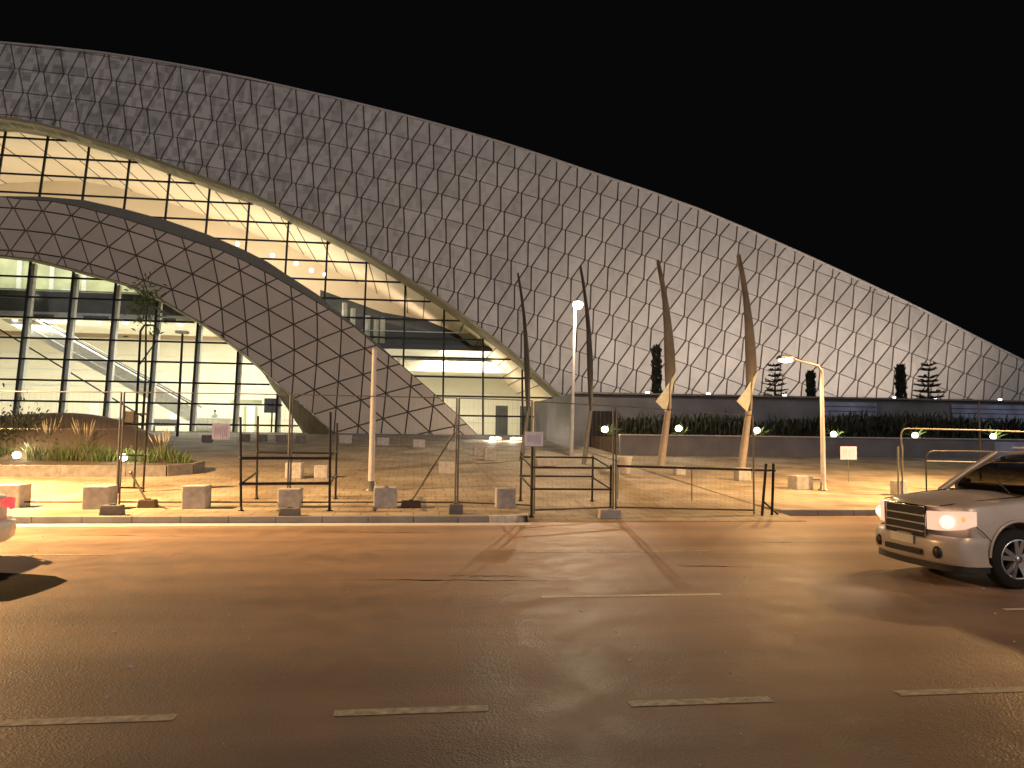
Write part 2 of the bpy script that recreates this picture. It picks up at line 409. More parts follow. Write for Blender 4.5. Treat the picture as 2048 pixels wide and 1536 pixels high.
def inset(p, d, dr=None):
    """move every edge inwards by d (by dr where the edge lies along a row)"""
    if area(p) < 0: p = p[::-1]
    n = len(p); L = []
    for i in range(n):
        a, b = p[i], p[(i + 1) % n]; ex, ey = b[0] - a[0], b[1] - a[1]; l = math.hypot(ex, ey); nx, ny = -ey / l, ex / l
        k = dr if dr is not None and abs(ey) < .62 * abs(ex) else d
        L.append((a[0] + nx * k, a[1] + ny * k, ex / l, ey / l))
    o = []
    for i in range(n):
        x1, y1, a1, b1 = L[i - 1]; x2, y2, a2, b2 = L[i]; den = a1 * b2 - b1 * a2
        if abs(den) < .12: o.append((x2, y2)); continue
        t = ((x2 - x1) * b2 - (y2 - y1) * a2) / den; o.append((x1 + a1 * t, y1 + b1 * t))
    return o

# ================================================================== ground, road, kerbs
g = MB().sheet([[Vector((x, y, -0.06)) for x in (-600, 600)] for y in (-300, 900)], False)
tag(g.build('ground', 'soil'), kind='structure')
ys = [-30, 0, 8, KERB_Y + .02]
rd = MB().sheet([[Vector((x, y, 0)) for x in (-140, -40, 0, 40, 140)] for y in (-30, -5, 5, KERB_Y + .05)], False)
rd.sheet([[Vector((x, y, 0)) for x in (RIGHT_X, 60, 140)] for y in (KERB_Y + .05, RKERB_Y + .05)], False)
tag(rd.build('road', 'asphalt'), kind='structure')
xs = sorted([-140, -90, -60, -40] + [-30 + 1.5 * i for i in range(50)] + [60, 90, 140, NOSE_X - .005, NOSE_X + .005, RIGHT_X - .005, RIGHT_X + .005])
yv = sorted([KERB_Y + .04 + 0.6 * i for i in range(14)] + [26 + 2 * i for i in range(19)] + [RKERB_Y - .01, RKERB_Y + .01])
pg = []
for y in yv: pg.append([Vector((x, y, G(x, y) + (0.0 if not (x > RIGHT_X and y < RKERB_Y) else -0.03))) for x in xs])
tag(MB().sheet(pg, False).build('plaza', 'paving'), kind='structure')

def kerb(x0, x1, y, name='kerb', step=1.0, m='kerbstone'):
    b = MB(); x = x0
    while x < x1 - .01:
        e = min(x + step, x1)
        b.box(((x + e) / 2, y + .075, 0.075), (e - x - .008, .16, 0.158), bev=.015); x = e
    return tag(b.build(name, m), kind='structure')
kerb(-60, NOSE_X - 0.9, KERB_Y - .06)
kerb(RIGHT_X, 60, RKERB_Y - .06)
# rounded white painted kerb nose
nb = MB(); pts = []
for i in range(9):
    a = math.pi / 2 * i / 8
    pts.append((NOSE_X - .9 + 0.9 * math.sin(a), KERB_Y - .06 + 0.55 * (1 - math.cos(a))))
for (xa, ya), (xb, yb) in zip(pts, pts[1:]):
    nb.bar((xa, ya + .02, .075), (xb, yb + .02, .075), .16, .165)
tag(nb.build('kerb_nose', 'kerb_white'), kind='structure')
# flat gutter strip along the kerb
tag(MB().box((-20, KERB_Y - .34, .004), (2 * (NOSE_X + 20), .5, .008)).build('gutter', 'kerb_white'), kind='structure')

# lane markings and a painted car shadow (thin sheets on the asphalt)
mk = MB()
def dash(xa, ya, xb, yb, wd, b):
    p, q = onZ(xa, ya, 0), onZ(xb, yb, 0); y = (p.y + q.y) / 2
    b.add([(p.x, y - wd / 2, .004), (q.x, y - wd / 2, .004), (q.x, y + wd / 2, .004), (p.x, y + wd / 2, .004)], [(0, 1, 2, 3)])
for a in ((5, 1446, 350, 1436), (668, 1428, 975, 1416), (1258, 1408, 1542, 1399), (1792, 1387, 2070, 1378)): dash(*a, .12, mk)
tag(mk.build('near_lane_marking', 'marking'), kind='structure')
mk = MB()
for a in ((1085, 1195, 1440, 1188), (2010, 1220, 2260, 1214)): dash(*a, .09, mk)
tag(mk.build('middle_lane_marking', 'marking_bright'), kind='structure')
mk = MB()
for a in ((-200, 1111, 228, 1110), (1025, 1104, 1420, 1102)): dash(*a, .09, mk)
tag(mk.build('far_lane_marking', 'marking_worn'), kind='structure')
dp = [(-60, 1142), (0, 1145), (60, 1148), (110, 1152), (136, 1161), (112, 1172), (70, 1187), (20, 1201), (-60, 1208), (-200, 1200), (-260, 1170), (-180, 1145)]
o = MB().add([onZ(x, y, .005) for x, y in dp], [tuple(range(len(dp)))]).build('painted_car_shadow', 'shadow_seam'); o['kind'] = 'structure'  # shadow of a car, painted as a dark flat sheet
# long seams and cracks in the asphalt
ck = MB()
for x0, y0, x1, y1, wd in ((640, 1159, 1140, 1161, .05), (1330, 1131, 1560, 1135, .05), (1480, 1085, 1745, 1084, .04), (100, 1070, 420, 1073, .04), (560, 1063, 980, 1066, .035), (860, 1151, 1080, 1153, .035)):
    p, q = onZ(x0, y0, .003), onZ(x1, y1, .003); n = 24; top = []; bot = []
    for i in range(n + 1):
        c = p.lerp(q, i / n); wv = wd * (0.3 + random.random()) * math.sin(math.pi * min(max(i / n, .04), .96)); c.y += random.uniform(-.03, .03)
        top.append(Vector((c.x, c.y + wv / 2, .003))); bot.append(Vector((c.x, c.y - wv / 2, .003)))
    ck.sheet([bot, top], False)
tag(ck.build('road_seam', 'shadow_seam'), kind='structure')
# loose grit and litter on the road surface: uncountable
gr = MB()
for _ in range(260):
    x, y = random.uniform(-9, 13), random.uniform(4.5, 16); s_ = random.uniform(.005, .016) * (1 if random.random() < .95 else 1.8)
    gr.box((x, y, s_ * .35), (s_ * random.uniform(1, 2), s_, s_ * .7), rz=random.random() * 3, taper=.6)
for _ in range(30):
    x, y = random.uniform(-7, 10), random.uniform(5, 14); s_ = random.uniform(.02, .045)
    gr.box((x, y, s_ * .2), (s_ * random.uniform(1, 2), s_, s_ * .4), rz=random.random() * 3, taper=.6)
tag(gr.build('road_grit', 'kerb_white'), kind='stuff')

# ================================================================== the building
arch_top = [(-420, 420), (-300, 403), (-150, 392), (0, 392), (34, 397), (103, 402), (154, 412), (239, 434), (308, 456), (386, 482), (444, 501), (490, 522), (545, 551), (607, 587), (650, 613), (709, 653), (748, 686), (806, 732), (869, 787), (908, 822), (958, 872)]
arch_bot = [(-420, 540), (-300, 522), (-150, 508), (0, 511), (62, 518), (137, 536), (207, 555), (254, 568), (289, 584), (332, 605), (371, 628), (410, 650), (441, 672), (480, 701), (520, 735), (555, 768), (582, 790), (613, 817), (652, 853), (668, 871), (958, 874)]
band_top = [(-420, 415), (-300, 398), (-150, 388), (0, 389), (79, 390), (164, 397), (246, 415), (331, 438), (410, 465), (485, 497), (533, 521), (572, 547), (634, 587), (685, 630), (732, 667), (771, 700), (806, 732)]
shell_top = [(-420, 84), (-200, 80), (0, 85), (100, 94), (200, 105), (300, 120), (400, 137), (500, 157), (600, 180), (700, 203), (800, 228), (900, 255), (1000, 284), (1100, 316), (1200, 350), (1300, 383), (1400, 419), (1500, 461), (1600, 505), (1700, 551), (1800, 598), (1900, 647), (1950, 673), (2048, 722), (2120, 762), (2200, 812), (2230, 832)]
shell_bot = [(-420, 262), (-200, 236), (-80, 232), (0, 235), (68, 246), (120, 258), (191, 280), (246, 297), (308, 320), (362, 339), (410, 357), (458, 374), (509, 391), (547, 411), (581, 431), (632, 455), (682, 481), (733, 508), (768, 529), (811, 556), (850, 580), (893, 608), (932, 636), (969, 664), (1000, 687), (1025, 706), (1048, 727), (1067, 744), (1090, 765), (1120, 792), (1135, 808), (1400, 812), (1800, 822), (2230, 834)]
Ya = lambda z: 55.0 + 0.1 * (z - 2)
Yl = lambda z: Ya(z) + 3.0
Ys = lambda z: 58.5 + 0.1 * (z - 2) + 0.003 * max(0.0, z - 6) ** 2
Yu = lambda z: 61.2 + 0.16 * (z - 2)
fat, fab, fbt, fst, fsb = map(lerp_fn, (arch_top, arch_bot, band_top, shell_top, shell_bot))

bld = thing('exhibition_hall', 'huge dune shaped hall with white triangular panel shell and lit glass arches', 'building', onY(700, 872, 55))

def lattice_mesh(trapz, region, fn, ins, depth, dr=None):
    b = MB()
    minx = min(p[0] for p in region); maxx = max(p[0] for p in region)
    for t in trapz:
        if max(p[0] for p in t) < minx or min(p[0] for p in t) > maxx: continue
        c = clean(clip_convex(region, t))
        if len(c) < 3 or abs(area(c)) < 40: continue
        q = inset(c, ins, dr)
        if area(q) < 8: continue
        pts = [onS(x, y, fn) for x, y in q]; n = len(pts)
        mid = sum(pts, Vector()) / n; bk = Vector((0, depth, 0)); ta, tb = random.gauss(0, .016), random.gauss(0, .016)
        pts = [p + Vector((0, ta * (p.x - mid.x) + tb * (p.z - mid.z), 0)) for p in pts]
        b.add(pts + [p + bk for p in pts], [tuple(range(n))[::-1]] + [(i, (i + 1) % n, n + (i + 1) % n, n + i) for i in range(n)])
    return b
# --- outer shell
S_tab = [0.0]
slope = lambda x: 0.10 + 0.27 * max(0, min(x, 1450)) / 1450
def S(x):
    n = 60; return sum(slope(x * (i + .5) / n) * x / n for i in range(n))
sp = lambda x: 50 - 15 * max(0, min(x, 2048)) / 2048
sh = lambda x: 17 - 15 * max(0, min(x, 1500)) / 1500
row0 = []; x = -700.0
while x < 2700: row0.append(x); x += sp(x)
rows = {0: row0}
for k in range(1, 17): rows[k] = [v + sh(v) for v in rows[k - 1]]
for k in range(-1, -8, -1): rows[k] = [v - sh(v) for v in rows[k + 1]]
trap = []
for k in range(-7, 16):
    yk = lambda x, kk: 40 + 47 * kk + S(x)
    A, B = rows[k], rows[k + 1]
    for i in range(len(A) - 2):
        wa = lambda x: 4.2 - 1.4 * max(0, min(x, 2048)) / 2048
        P = lambda x, kk, sgn: (x + sgn * wa(x), yk(x + sgn * wa(x), kk))
        trap.append([P(A[i], k, 1), P(A[i + 1], k, -1), P(B[i], k + 1, 1), P(B[i], k + 1, -1)])
        trap.append([P(A[i + 1], k, -1), P(A[i + 1], k, 1), P(B[i + 1], k + 1, -1), P(B[i], k + 1, 1)])
region = shell_top + shell_bot[::-1]
shell = lattice_mesh(trap, region, Ys, 1.45, 0.11, 0.8).build('shell_cladding', 'shell_panel', bld)
def column_sheet(top, bot, x0, x1, nx, ny, fn, dy):
    gr = []
    for j in range(ny + 1):
        row = []
        for i in range(nx + 1):
            x = x0 + (x1 - x0) * i / nx; y = top(x) + (bot(x) - top(x)) * j / ny
            p = onS(x, y, fn); row.append(p + Vector((0, dy, 0)))
        gr.append(row)
    return gr
MB().sheet(column_sheet(fst, fsb, -420, 2230, 130, 12, Ys, 0.09)).build('shell_backing', 'joint', bld)
def edge_strip(pts, fn, y0, y1, n=1):
    rowp = []
    for (a, b) in zip(pts, pts[1:]):
        for i in range(3): rowp.append((a[0] + (b[0] - a[0]) * i / 3, a[1] + (b[1] - a[1]) * i / 3))
    rowp.append(pts[-1])
    base = [onS(x, y, fn) for x, y in rowp]
    ev = lambda v, p: v(p.z) if callable(v) else v
    return [[p + Vector((0, ev(y0, p) + (ev(y1, p) - ev(y0, p)) * k / n, 0)) for p in base] for k in range(n + 1)], base
rim_px = [p for p in shell_bot if p[0] <= 1135]
gs, rim_w = edge_strip(rim_px, Ys, -0.06, lambda z: Yu(z) - Ys(z) + .06, 6)
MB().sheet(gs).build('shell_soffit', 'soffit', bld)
gs, _ = edge_strip(rim_px, Ys, lambda z: Yu(z) - Ys(z) + .08, 20, 8)
MB().sheet(gs).build('vaulted_ceiling', 'peach_ceiling', bld)
gs, _ = edge_strip(shell_top, Ys, -0.05, 12, 2)
for p in gs[1]: p.z -= 0.8
for p in gs[2]: p.z -= 4
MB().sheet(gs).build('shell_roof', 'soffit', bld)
# shell edge coping, pale lip along the arch rim
cp = MB(); cp.tube([p + Vector((0, -.05, 0)) for p in rim_w], 0.12, 6); cp.build('shell_lip', 'soffit', bld)
cs = MB(); so = MB()
for i, p in enumerate(rim_w[:-1]):
    if i % 3 == 0: cs.bar(p + Vector((0, Yu(p.z) - Ys(p.z) + .15, -.02)), p + Vector((0, 18.5, -.02)), .07, .05)
    if i < 44:
        q = rim_w[i + 1]
        for u in (.1, .4, .7):
            if random.random() < .75:
                a, c = p.lerp(q, u), p.lerp(q, u + .16); y0, y1 = random.uniform(.5, 1.0), random.uniform(1.5, 2.1); dz_ = Vector((0, 0, -.035))
                so = MB(); so.add([a + Vector((0, y0, 0)) + dz_, c + Vector((0, y0, 0)) + dz_, c + Vector((0, y1, 0)) + dz_, a + Vector((0, y1, 0)) + dz_], [(0, 1, 2, 3)]); so.build('soffit_shadow', 'band', bld)  # shadow teeth under the rim, painted as dark flat quads
cs.build('ceiling_seam', 'scaffold_rust', bld)
# --- inner arch
def resample(pts, step):
    out = [pts[0]]; acc = 0
    for a, b in zip(pts, pts[1:]):
        L = math.hypot(b[0] - a[0], b[1] - a[1]); t = step - acc
        while t <= L: out.append((a[0] + (b[0] - a[0]) * t / L, a[1] + (b[1] - a[1]) * t / L)); t += step
        acc = L - (t - step)
    return out
tp_ = MB(); tp_.tube([onS(x, y, Ys) + Vector((0, -.02, 0)) for x, y in resample(shell_top, 30)], .11, 6); tp_.build('shell_coping', 'concrete', bld)
ext = arch_top + [(1060, 965), (1160, 1060), (1300, 1190)]
fine = resample(ext, 4.0)
sm = []
for i in range(len(fine)):
    a, b = max(0, i - 14), min(len(fine), i + 15); sm.append((sum(p[0] for p in fine[a:b]) / (b - a), sum(p[1] for p in fine[a:b]) / (b - a)))
def Pa(s, d):
    i = max(1, min(int(s / 4), len(sm) - 3)); f = s / 4 - i
    p = (sm[i][0] + (sm[i + 1][0] - sm[i][0]) * f, sm[i][1] + (sm[i + 1][1] - sm[i][1]) * f)
    a, b = sm[max(0, i - 8)], sm[min(len(sm) - 1, i + 9)]; tx, ty = b[0] - a[0], b[1] - a[1]; L = math.hypot(tx, ty)
    return (p[0] - ty / L * d, p[1] + tx / L * d)
trap = []; N_ = int(len(sm) * 4 / 60)
for k in range(-1, 8):
    for i in range(1, N_ - 1):
        sA = lambda n: n * 60 + (30 if k % 2 else 0); sB = lambda n: n * 60 + (0 if k % 2 else 30)
        dk, dk1 = -22 + 42.5 * k, -22 + 42.5 * (k + 1)
        j = 0 if k % 2 == 0 else 1
        wv = 2.6 * max(0, 1 - i / 12)
        A0, A1, B0, B1 = sA(i), sA(i + 1), sB(i + j), sB(i + 1 + j)
        trap.append([Pa(A0 + wv, dk), Pa(A1 - wv, dk), Pa(B0 + wv + .01, dk1), Pa(B0 - wv, dk1)])
        trap.append([Pa(A1 - wv, dk), Pa(A1 + wv + .01, dk), Pa(B1 - wv, dk1), Pa(B0 + wv, dk1)])
region = arch_top + arch_bot[::-1]
lattice_mesh(trap, region, Ya, 1.45, 0.11).build('arch_cladding', 'arch_panel', bld)
MB().sheet(column_sheet(fat, fab, -420, 957, 100, 6, Ya, 0.09)).build('arch_backing', 'joint', bld)
soff_px = []
for (a, c) in zip([p for p in arch_bot if p[0] <= 668], [p for p in arch_bot if p[0] <= 668][1:]):
    for i in range(3): soff_px.append((a[0] + (c[0] - a[0]) * i / 3, a[1] + (c[1] - a[1]) * i / 3))
soff_px.append((668, 871))
def inner_px(p):
    t = max(0, min(1, (p[0] - 525) / 143)); return (p[0] - 56 * t, p[1] + 5 + 3 * t)
A_ = [onS(x, y, Ya) + Vector((0, -.04, 0)) for x, y in soff_px]; B_ = [onS(*inner_px(p), Yl) + Vector((0, .10, 0)) for p in soff_px]
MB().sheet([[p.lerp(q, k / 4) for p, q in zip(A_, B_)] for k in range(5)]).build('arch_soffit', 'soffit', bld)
bnd = MB()
bnd.sheet(column_sheet(fbt, fat, -420, 806, 80, 2, Ya, 0.35))
gs, _ = edge_strip(band_top, Ya, 0.35, 7.5, 3); bnd.sheet(gs)
gs, _ = edge_strip(arch_top, Ya, 0.0, 0.36, 1); bnd.sheet(gs)
bnd.build('arch_parapet', 'band', bld)
gs, _ = edge_strip([p for p in arch_top if p[0] >= 790], Ya, 0.0, 6.0, 3); MB().sheet(gs).build('arch_edge', 'arch_panel', bld)

# --- curtain walls
arch_bot_w = B_
zl_top = lerp_fn([(p.x, p.z) for p in arch_bot_w])
zu_top = lerp_fn([(p.x, p.z) for p in rim_w])
at_w = [onS(x, y, Ya) for x, y in arch_top]
zu_bot = lerp_fn([(p.x * 1.0 - .0, p.z) for p in at_w])
FLOOR = 1.98
def curtain(name, xs_, zs_, zbot, ztop, fn, x0, x1, bw, step=.5):
    root = bpy.data.objects.new(name, None); COL.objects.link(root); root.parent = bld
    gl = MB(); n = int((x1 - x0) / .7); cols = []
    for i in range(n + 1):
        x = x0 + (x1 - x0) * i / n; zt = ztop(x); zb = zbot(x)
        if zt - zb > .05: cols.append([Vector((x, fn(zb + (zt - zb) * k / 8) + .03, zb + (zt - zb) * k / 8)) for k in range(9)])
    gl.sheet(cols); gl.build('glazing', 'glazing', root)
    for x in xs_:
        if not x0 - .01 <= x <= x1 + .01: continue
        zt, zb = ztop(x), zbot(x)
        if zt - zb < .3: continue
        b = MB(); kk = max(2, int((zt - zb) / 2)); p = [Vector((x, fn(zb + (zt - zb) * k / kk), zb + (zt - zb) * k / kk)) for k in range(kk + 1)]
        for a, c in zip(p, p[1:]): b.bar(a, c, bw, .16)
        b.build('mullion', 'black_metal', root)
    for z in zs_:
        seg = None; n = int((x1 - x0) / .25)
        for i in range(n + 2):
            x = x0 + .25 * i; ins = i <= n and zbot(x) - .05 < z < ztop(x) + .05
            if ins and seg is None: seg = x
            if not ins and seg is not None:
                if x - seg > .4: b = MB(); b.bar((seg, fn(z) - .01, z), (x - .25, fn(z) - .01, z), .13, bw * .95); b.build('transom', 'black_metal', root)
                seg = None
    return root
# lower
xa, xb = onS(42, 700, Yl).x, onS(555, 790, Yl).x; dx = (xb - xa) / 6
z1, z0 = onS(130, 556, Yl).z, onS(130, 803, Yl).z; dz = (z1 - z0) / 6
lower_x = [xa + dx * i for i in range(-5, 8)]
curtain('lower_curtain_wall', lower_x, [z0 + dz * i for i in range(-2, 12)], lambda x: FLOOR, zl_top, Yl, onS(-420, 700, Yl).x, B_[-1].x, .14)
fn_ = MB()
for x in lower_x:
    zt = zl_top(x) - .1
    if x < onS(560, 790, Yl).x and zt > 3:
        b = MB(); b.bar((x + .10, Yl(2) + .42, FLOOR), (x + .10, Yl(zt) + .42, zt), .26, .4); b.build('facade_fin', 'mullion_grey', bld)
# upper
xa, xb = onS(88, 330, Yu).x, onS(966, 760, Yu).x; dx = (xb - xa) / 11
zt_, zb_ = onS(0, 310, Yu).z, onS(966, 871, Yu).z; nz = round((zt_ - zb_) / 1.58); dz = (zt_ - zb_) / nz
upper_x = [xa + dx * i for i in range(-5, 14)]
XU1 = onS(1120, 860, Yu).x
zu_low = lerp_fn([(onS(x, y + 14, Yu).x, onS(x, y + 14, Yu).z) for x, y in band_top] + [(onS(x, y + 8, Yu).x, max(FLOOR - .2, onS(x, y + 8, Yu).z)) for x, y in arch_top if x > 830])
curtain('upper_curtain_wall', upper_x, [zb_ + dz * i for i in range(0, nz + 3)], zu_low, lambda x: zu_top(x) if x < rim_w[-1].x else rim_w[-1].z, Yu, onS(-420, 330, Yu).x, XU1, .15)
# --- rooms behind the glass
it = MB(); X0, X1 = -75, XU1 + 1.0
it.box(((X0 + X1) / 2, 69, FLOOR - .15), (X1 - X0, 23, .3)); it.build('hall_floor', 'hall_floor', bld)
bw_ = MB()
bw_.box(((X0 + X1) / 2, 76, 6), (X1 - X0, .3, 9.6))
bw_.box((X1 + .15, 69, 4), (.3, 14, 4.6))
for i in range(40):                                                  # shallow shadow joints between wall panels
    pass
bw_.build('back_wall', 'cream_wall', bld)
bw2 = MB(); bw2.box(((X0 + X1) / 2, 77.5, 20), (X1 - X0, .3, 24)); bw2.build('upper_back_wall', 'peach_ceiling', bld)
# joints on back wall as thin proud battens
jb = MB()
for i in range(24): pass
for z in (3.2, 4.7, 6.2, 7.7, 9.2): jb.box(((X0 + X1) / 2, 75.81, z), (X1 - X0, .06, .07))
jb.build('wall_joint', 'mullion_grey', bld)
# level one gallery on the left
p = onY(405, 645, 62); gz = p.z; gx1 = p.x
gz_top = onY(200, 588, 62).z
MB().box(((X0 + gx1) / 2, 66.5, gz + .25), (gx1 - X0, 9, .5)).build('gallery_slab', 'cream_wall', bld)
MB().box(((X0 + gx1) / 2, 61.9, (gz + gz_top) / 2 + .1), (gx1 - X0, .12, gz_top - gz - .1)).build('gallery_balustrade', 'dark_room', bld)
hb = MB(); hb.bar((X0, 61.8, gz_top + .12), (gx1, 61.8, gz_top + .12), .1, .1); hb.bar((X0, 61.78, gz + .28), (gx1, 61.78, gz + .28), .08, .3)
hb.build('gallery_handrail', 'steel', bld)
MB().box(((X0 + gx1) / 2, 68.0, (gz_top + 16.8) / 2), (gx1 - X0, .3, 18 - gz_top)).build('gallery_wall', 'green_wall', bld)
gw = MB()
for i in range(12):
    x = gx1 - 1 - i * 2.6
    gw.box((x, 67.75, gz_top + 1.5), (.35, .2, 5.5))
    if i % 3 == 1: gw.box((x - 1.1, 67.7, gz_top + .6), (1.3, .15, 1.4))
gw.build('gallery_pier', 'mullion_grey', bld)
# dark bays in the gallery's front, small lamps on it
db = MB()
for a, b_ in ((65, 105), (165, 215), (325, 350)):
    p, q = onY(a, 640, 61.6), onY(b_, 650, 61.6); MB().box(((p.x + q.x) / 2, 61.75, gz + .05), (q.x - p.x, .1, .35)).build('gallery_vent', 'dark_room', bld)
# escalator
e0, e1 = onY(-260, 470, 64), onY(395, 832, 64)
esc = bpy.data.objects.new('escalator', None); COL.objects.link(esc); esc.parent = bld
for yy in (63.4, 65.0):
    b = MB(); q = Vector((0, yy - 64, 0))
    b.prism([e0 + q + Vector((0, 0, -.25)), e1 + q + Vector((0, 0, -.25)), e1 + q + Vector((.0, 0, .55)), e0 + q + Vector((0, 0, .55))], (0, .08, 0)); b.build('escalator_panel', 'white_paint', esc)
    b = MB(); b.tube([e0 + q + Vector((0, .04, .75)), e1 + q + Vector((0, .04, .75))], .07, 8); b.build('escalator_handrail', 'band', esc)
b = MB(); b.prism([e0 + Vector((0, -.5, -.9)), e1 + Vector((-.5, -.5, -.45)), e1 + Vector((0, -.5, -.26)), e0 + Vector((0, -.5, -.3))], (0, 1.4, 0)); b.build('escalator_truss', 'mullion_grey', esc)
b = MB(); b.bar(onY(-150, 568, 60.5), onY(285, 833, 60.5), .10, .10); b.build('stair_handrail', 'scaffold_black', bld)
# information desk, kiosk, screens in the hall
dk = onY(425, 858, 63)
b = MB(); b.box((dk.x, 63, FLOOR + .5), (3.0, .8, 1.0), bev=.06); b.box((dk.x, 62.95, FLOOR + 1.06), (3.2, 1.0, .07), bev=.02); b.build('reception_desk', 'white_paint', bld)
kx = onY(545, 800, 64)
b = MB(); b.box((kx.x, 64, FLOOR + 2.2), (1.3, .15, 1.2), bev=.03); b.box((kx.x, 64, FLOOR + .8), (.12, .12, 1.6)); b.build('display_screen', 'screen', bld)
for a in (470, 490, 512, 560): q = onY(a, 830, 66); MB().box((q.x, 66, FLOOR + 1.1), (.16, .3, 2.2)).build('exhibit_post', 'green_wall', bld)
b = MB(); b.box((onY(490, 830, 66).x, 66.2, FLOOR + 2.5), (2.6, .2, .5)); b.build('exhibit_stand', 'green_wall', bld)
for a in (70, 150, 240, 330):
    q = onY(a, 850, 67); b = MB(); b.box((q.x, 67, FLOOR + .45), (2.2, .6, .09), bev=.02); b.box((q.x, 67.3, FLOOR + .75), (2.2, .07, .5), bev=.02)
    for dx_ in (-.9, .9): b.box((q.x + dx_, 67, FLOOR + .2), (.08, .5, .4))
    b.build('hall_bench', 'band', bld)
for a in (185, 350, 505):
    q = onY(a, 850, 70); b = MB(); b.box((q.x, 70, FLOOR + 1.5), (.9, .12, 1.9), bev=.03); b.box((q.x, 70, FLOOR + .3), (.5, .3, .6)); b.build('information_totem', 'mullion_grey', bld)
for i in range(7):
    q = onY(30 + i * 55, 660, 63.5); b = MB(); b.lathe((q.x, 63.5, gz - .1), [(.22, .1), (.24, 0), (.2, -.02)], 12); b.build('ceiling_downlight', 'strip_light', bld)
# mezzanine on the right
mz = onY(900, 690, 64).z; mx0, mx1 = onY(500, 690, 64).x, onY(985, 690, 64).x
MB().box(((mx0 + mx1) / 2, 70.2, mz - .2), (mx1 - mx0, 12.0, .4)).build('mezzanine_slab', 'white_paint', bld)
MB().box(((mx0 + mx1) / 2, 64.1, mz - .22), (mx1 - mx0, .1, .46)).build('mezzanine_edge', 'black_metal', bld)
q0, q1 = onY(640, 600, 70), onY(884, 600, 70)
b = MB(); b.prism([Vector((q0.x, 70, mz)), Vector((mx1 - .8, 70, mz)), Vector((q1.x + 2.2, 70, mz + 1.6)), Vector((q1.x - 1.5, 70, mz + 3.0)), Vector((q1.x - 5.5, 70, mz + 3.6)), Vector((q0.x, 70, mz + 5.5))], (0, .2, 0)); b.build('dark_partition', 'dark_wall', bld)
b = MB(); b.box(((mx0 + mx1) / 2, 64.5, mz + .55), (mx1 - mx0 - 1, .03, 1.1)); b.build('mezzanine_balustrade', 'balustrade_glass', bld)
b = MB(); b.bar((mx0, 64.5, mz + 1.13), (mx1 - .5, 64.5, mz + 1.13), .06, .06); b.build('mezzanine_handrail', 'steel', bld)
for a, hh in ((688, 5.0), (705, 4.4), (735, 3.6), (752, 3.2), (765, 3.4)):
    q = onY(a, 660, 66.5); b = MB(); b.tube([(q.x, 66.5, mz), (q.x, 66.5, mz + hh * .75)], .22, 12); b.build('mezzanine_column', 'white_paint', bld)
# bulkhead and strip lights under the mezzanine
b = MB(); q = onY(800, 715, 69)
b.box(((q.x + X1) / 2, 72, mz - 1.3), (X1 - q.x, 4, 1.0)); b.build('bulkhead', 'cream_wall', bld)
b = MB()
for a, c, yy in ((865, 935, 706), (945, 1000, 704), (880, 960, 740)):
    p, q = onY(a, yy, 68), onY(c, yy, 68); b.box(((p.x + q.x) / 2, 68, p.z), (q.x - p.x, .3, .12))
b.build('strip_light', 'strip_light', bld)
# entrance doors behind the right hand bay
for a in (1003, 1052, 1092):
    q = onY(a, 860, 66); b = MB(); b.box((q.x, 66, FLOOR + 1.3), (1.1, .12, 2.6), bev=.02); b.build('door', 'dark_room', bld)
# small bright lamps along the parapet
for a, yy in ((475, 488), (545, 511), (592, 527), (623, 541), (650, 549), (60, 588)):
    q = onY(a, yy, 66 if a > 100 else 61.3); b = MB(); b.ball(q, .17 if a > 100 else .12); b.build('lamp_globe', 'white_lens', bld)
# ceiling ribs : long thin seams seen on the vault
for i, (a, c) in enumerate((((40, 282), (330, 480)), ((190, 320), (700, 610)), ((320, 372), (900, 720)))):
    pass
# room lights (the hall's own ceiling lights)
bl = bld
WARM = (1, .95, .80)
light('hall_light', 'AREA', (onY(150, 700, 65).x, 65.5, gz - .15), 5600, WARM, bl, aim=(0, 0.12, -1), size=(34, 5))
light('hall_light', 'AREA', (onY(480, 700, 65).x, 66, gz - .1), 2300, WARM, bl, aim=(0, 0.1, -1), size=(8, 6))
light('hall_light', 'AREA', (onY(960, 760, 68).x, 68, mz - .9), 1900, WARM, bl, aim=(0, 0.1, -1), size=(10, 4))
light('gallery_light', 'AREA', (onY(150, 560, 65).x, 64.5, gz_top + 4.5), 1400, (1, .99, .84), bl, aim=(0, .45, -1), size=(30, 2))
light('cove_light', 'AREA', (onY(60, 420, 72).x, 72, 14.5), 1500, (1, .89, .71), bl, aim=(.05, -.1, 1), size=(34, 6))
light('cove_light', 'AREA', (onY(430, 500, 72).x, 72, 12.5), 600, (1, .87, .69), bl, aim=(.05, -.1, 1), size=(16, 5))
light('cove_light', 'AREA', (onY(680, 600, 67).x, 71.5, mz + 3.6), 420, (1, .82, .62), bl, aim=(.2, -.1, 1), size=(16, 4))
light('cove_light', 'AREA', (onY(930, 650, 67).x, 66.5, mz - 1.2), 260, (1, .82, .62), bl, aim=(.35, 0, 1), size=(6, 3))
# plinth under the right hand bay
p0, p1 = onY(668, 880, 55), onY(1125, 885, 58)
MB().box(((p0.x + p1.x) / 2, 58.0, FLOOR - .5), (p1.x - p0.x, 6.6, 1.0)).build('plinth', 'podium_stone', bld)

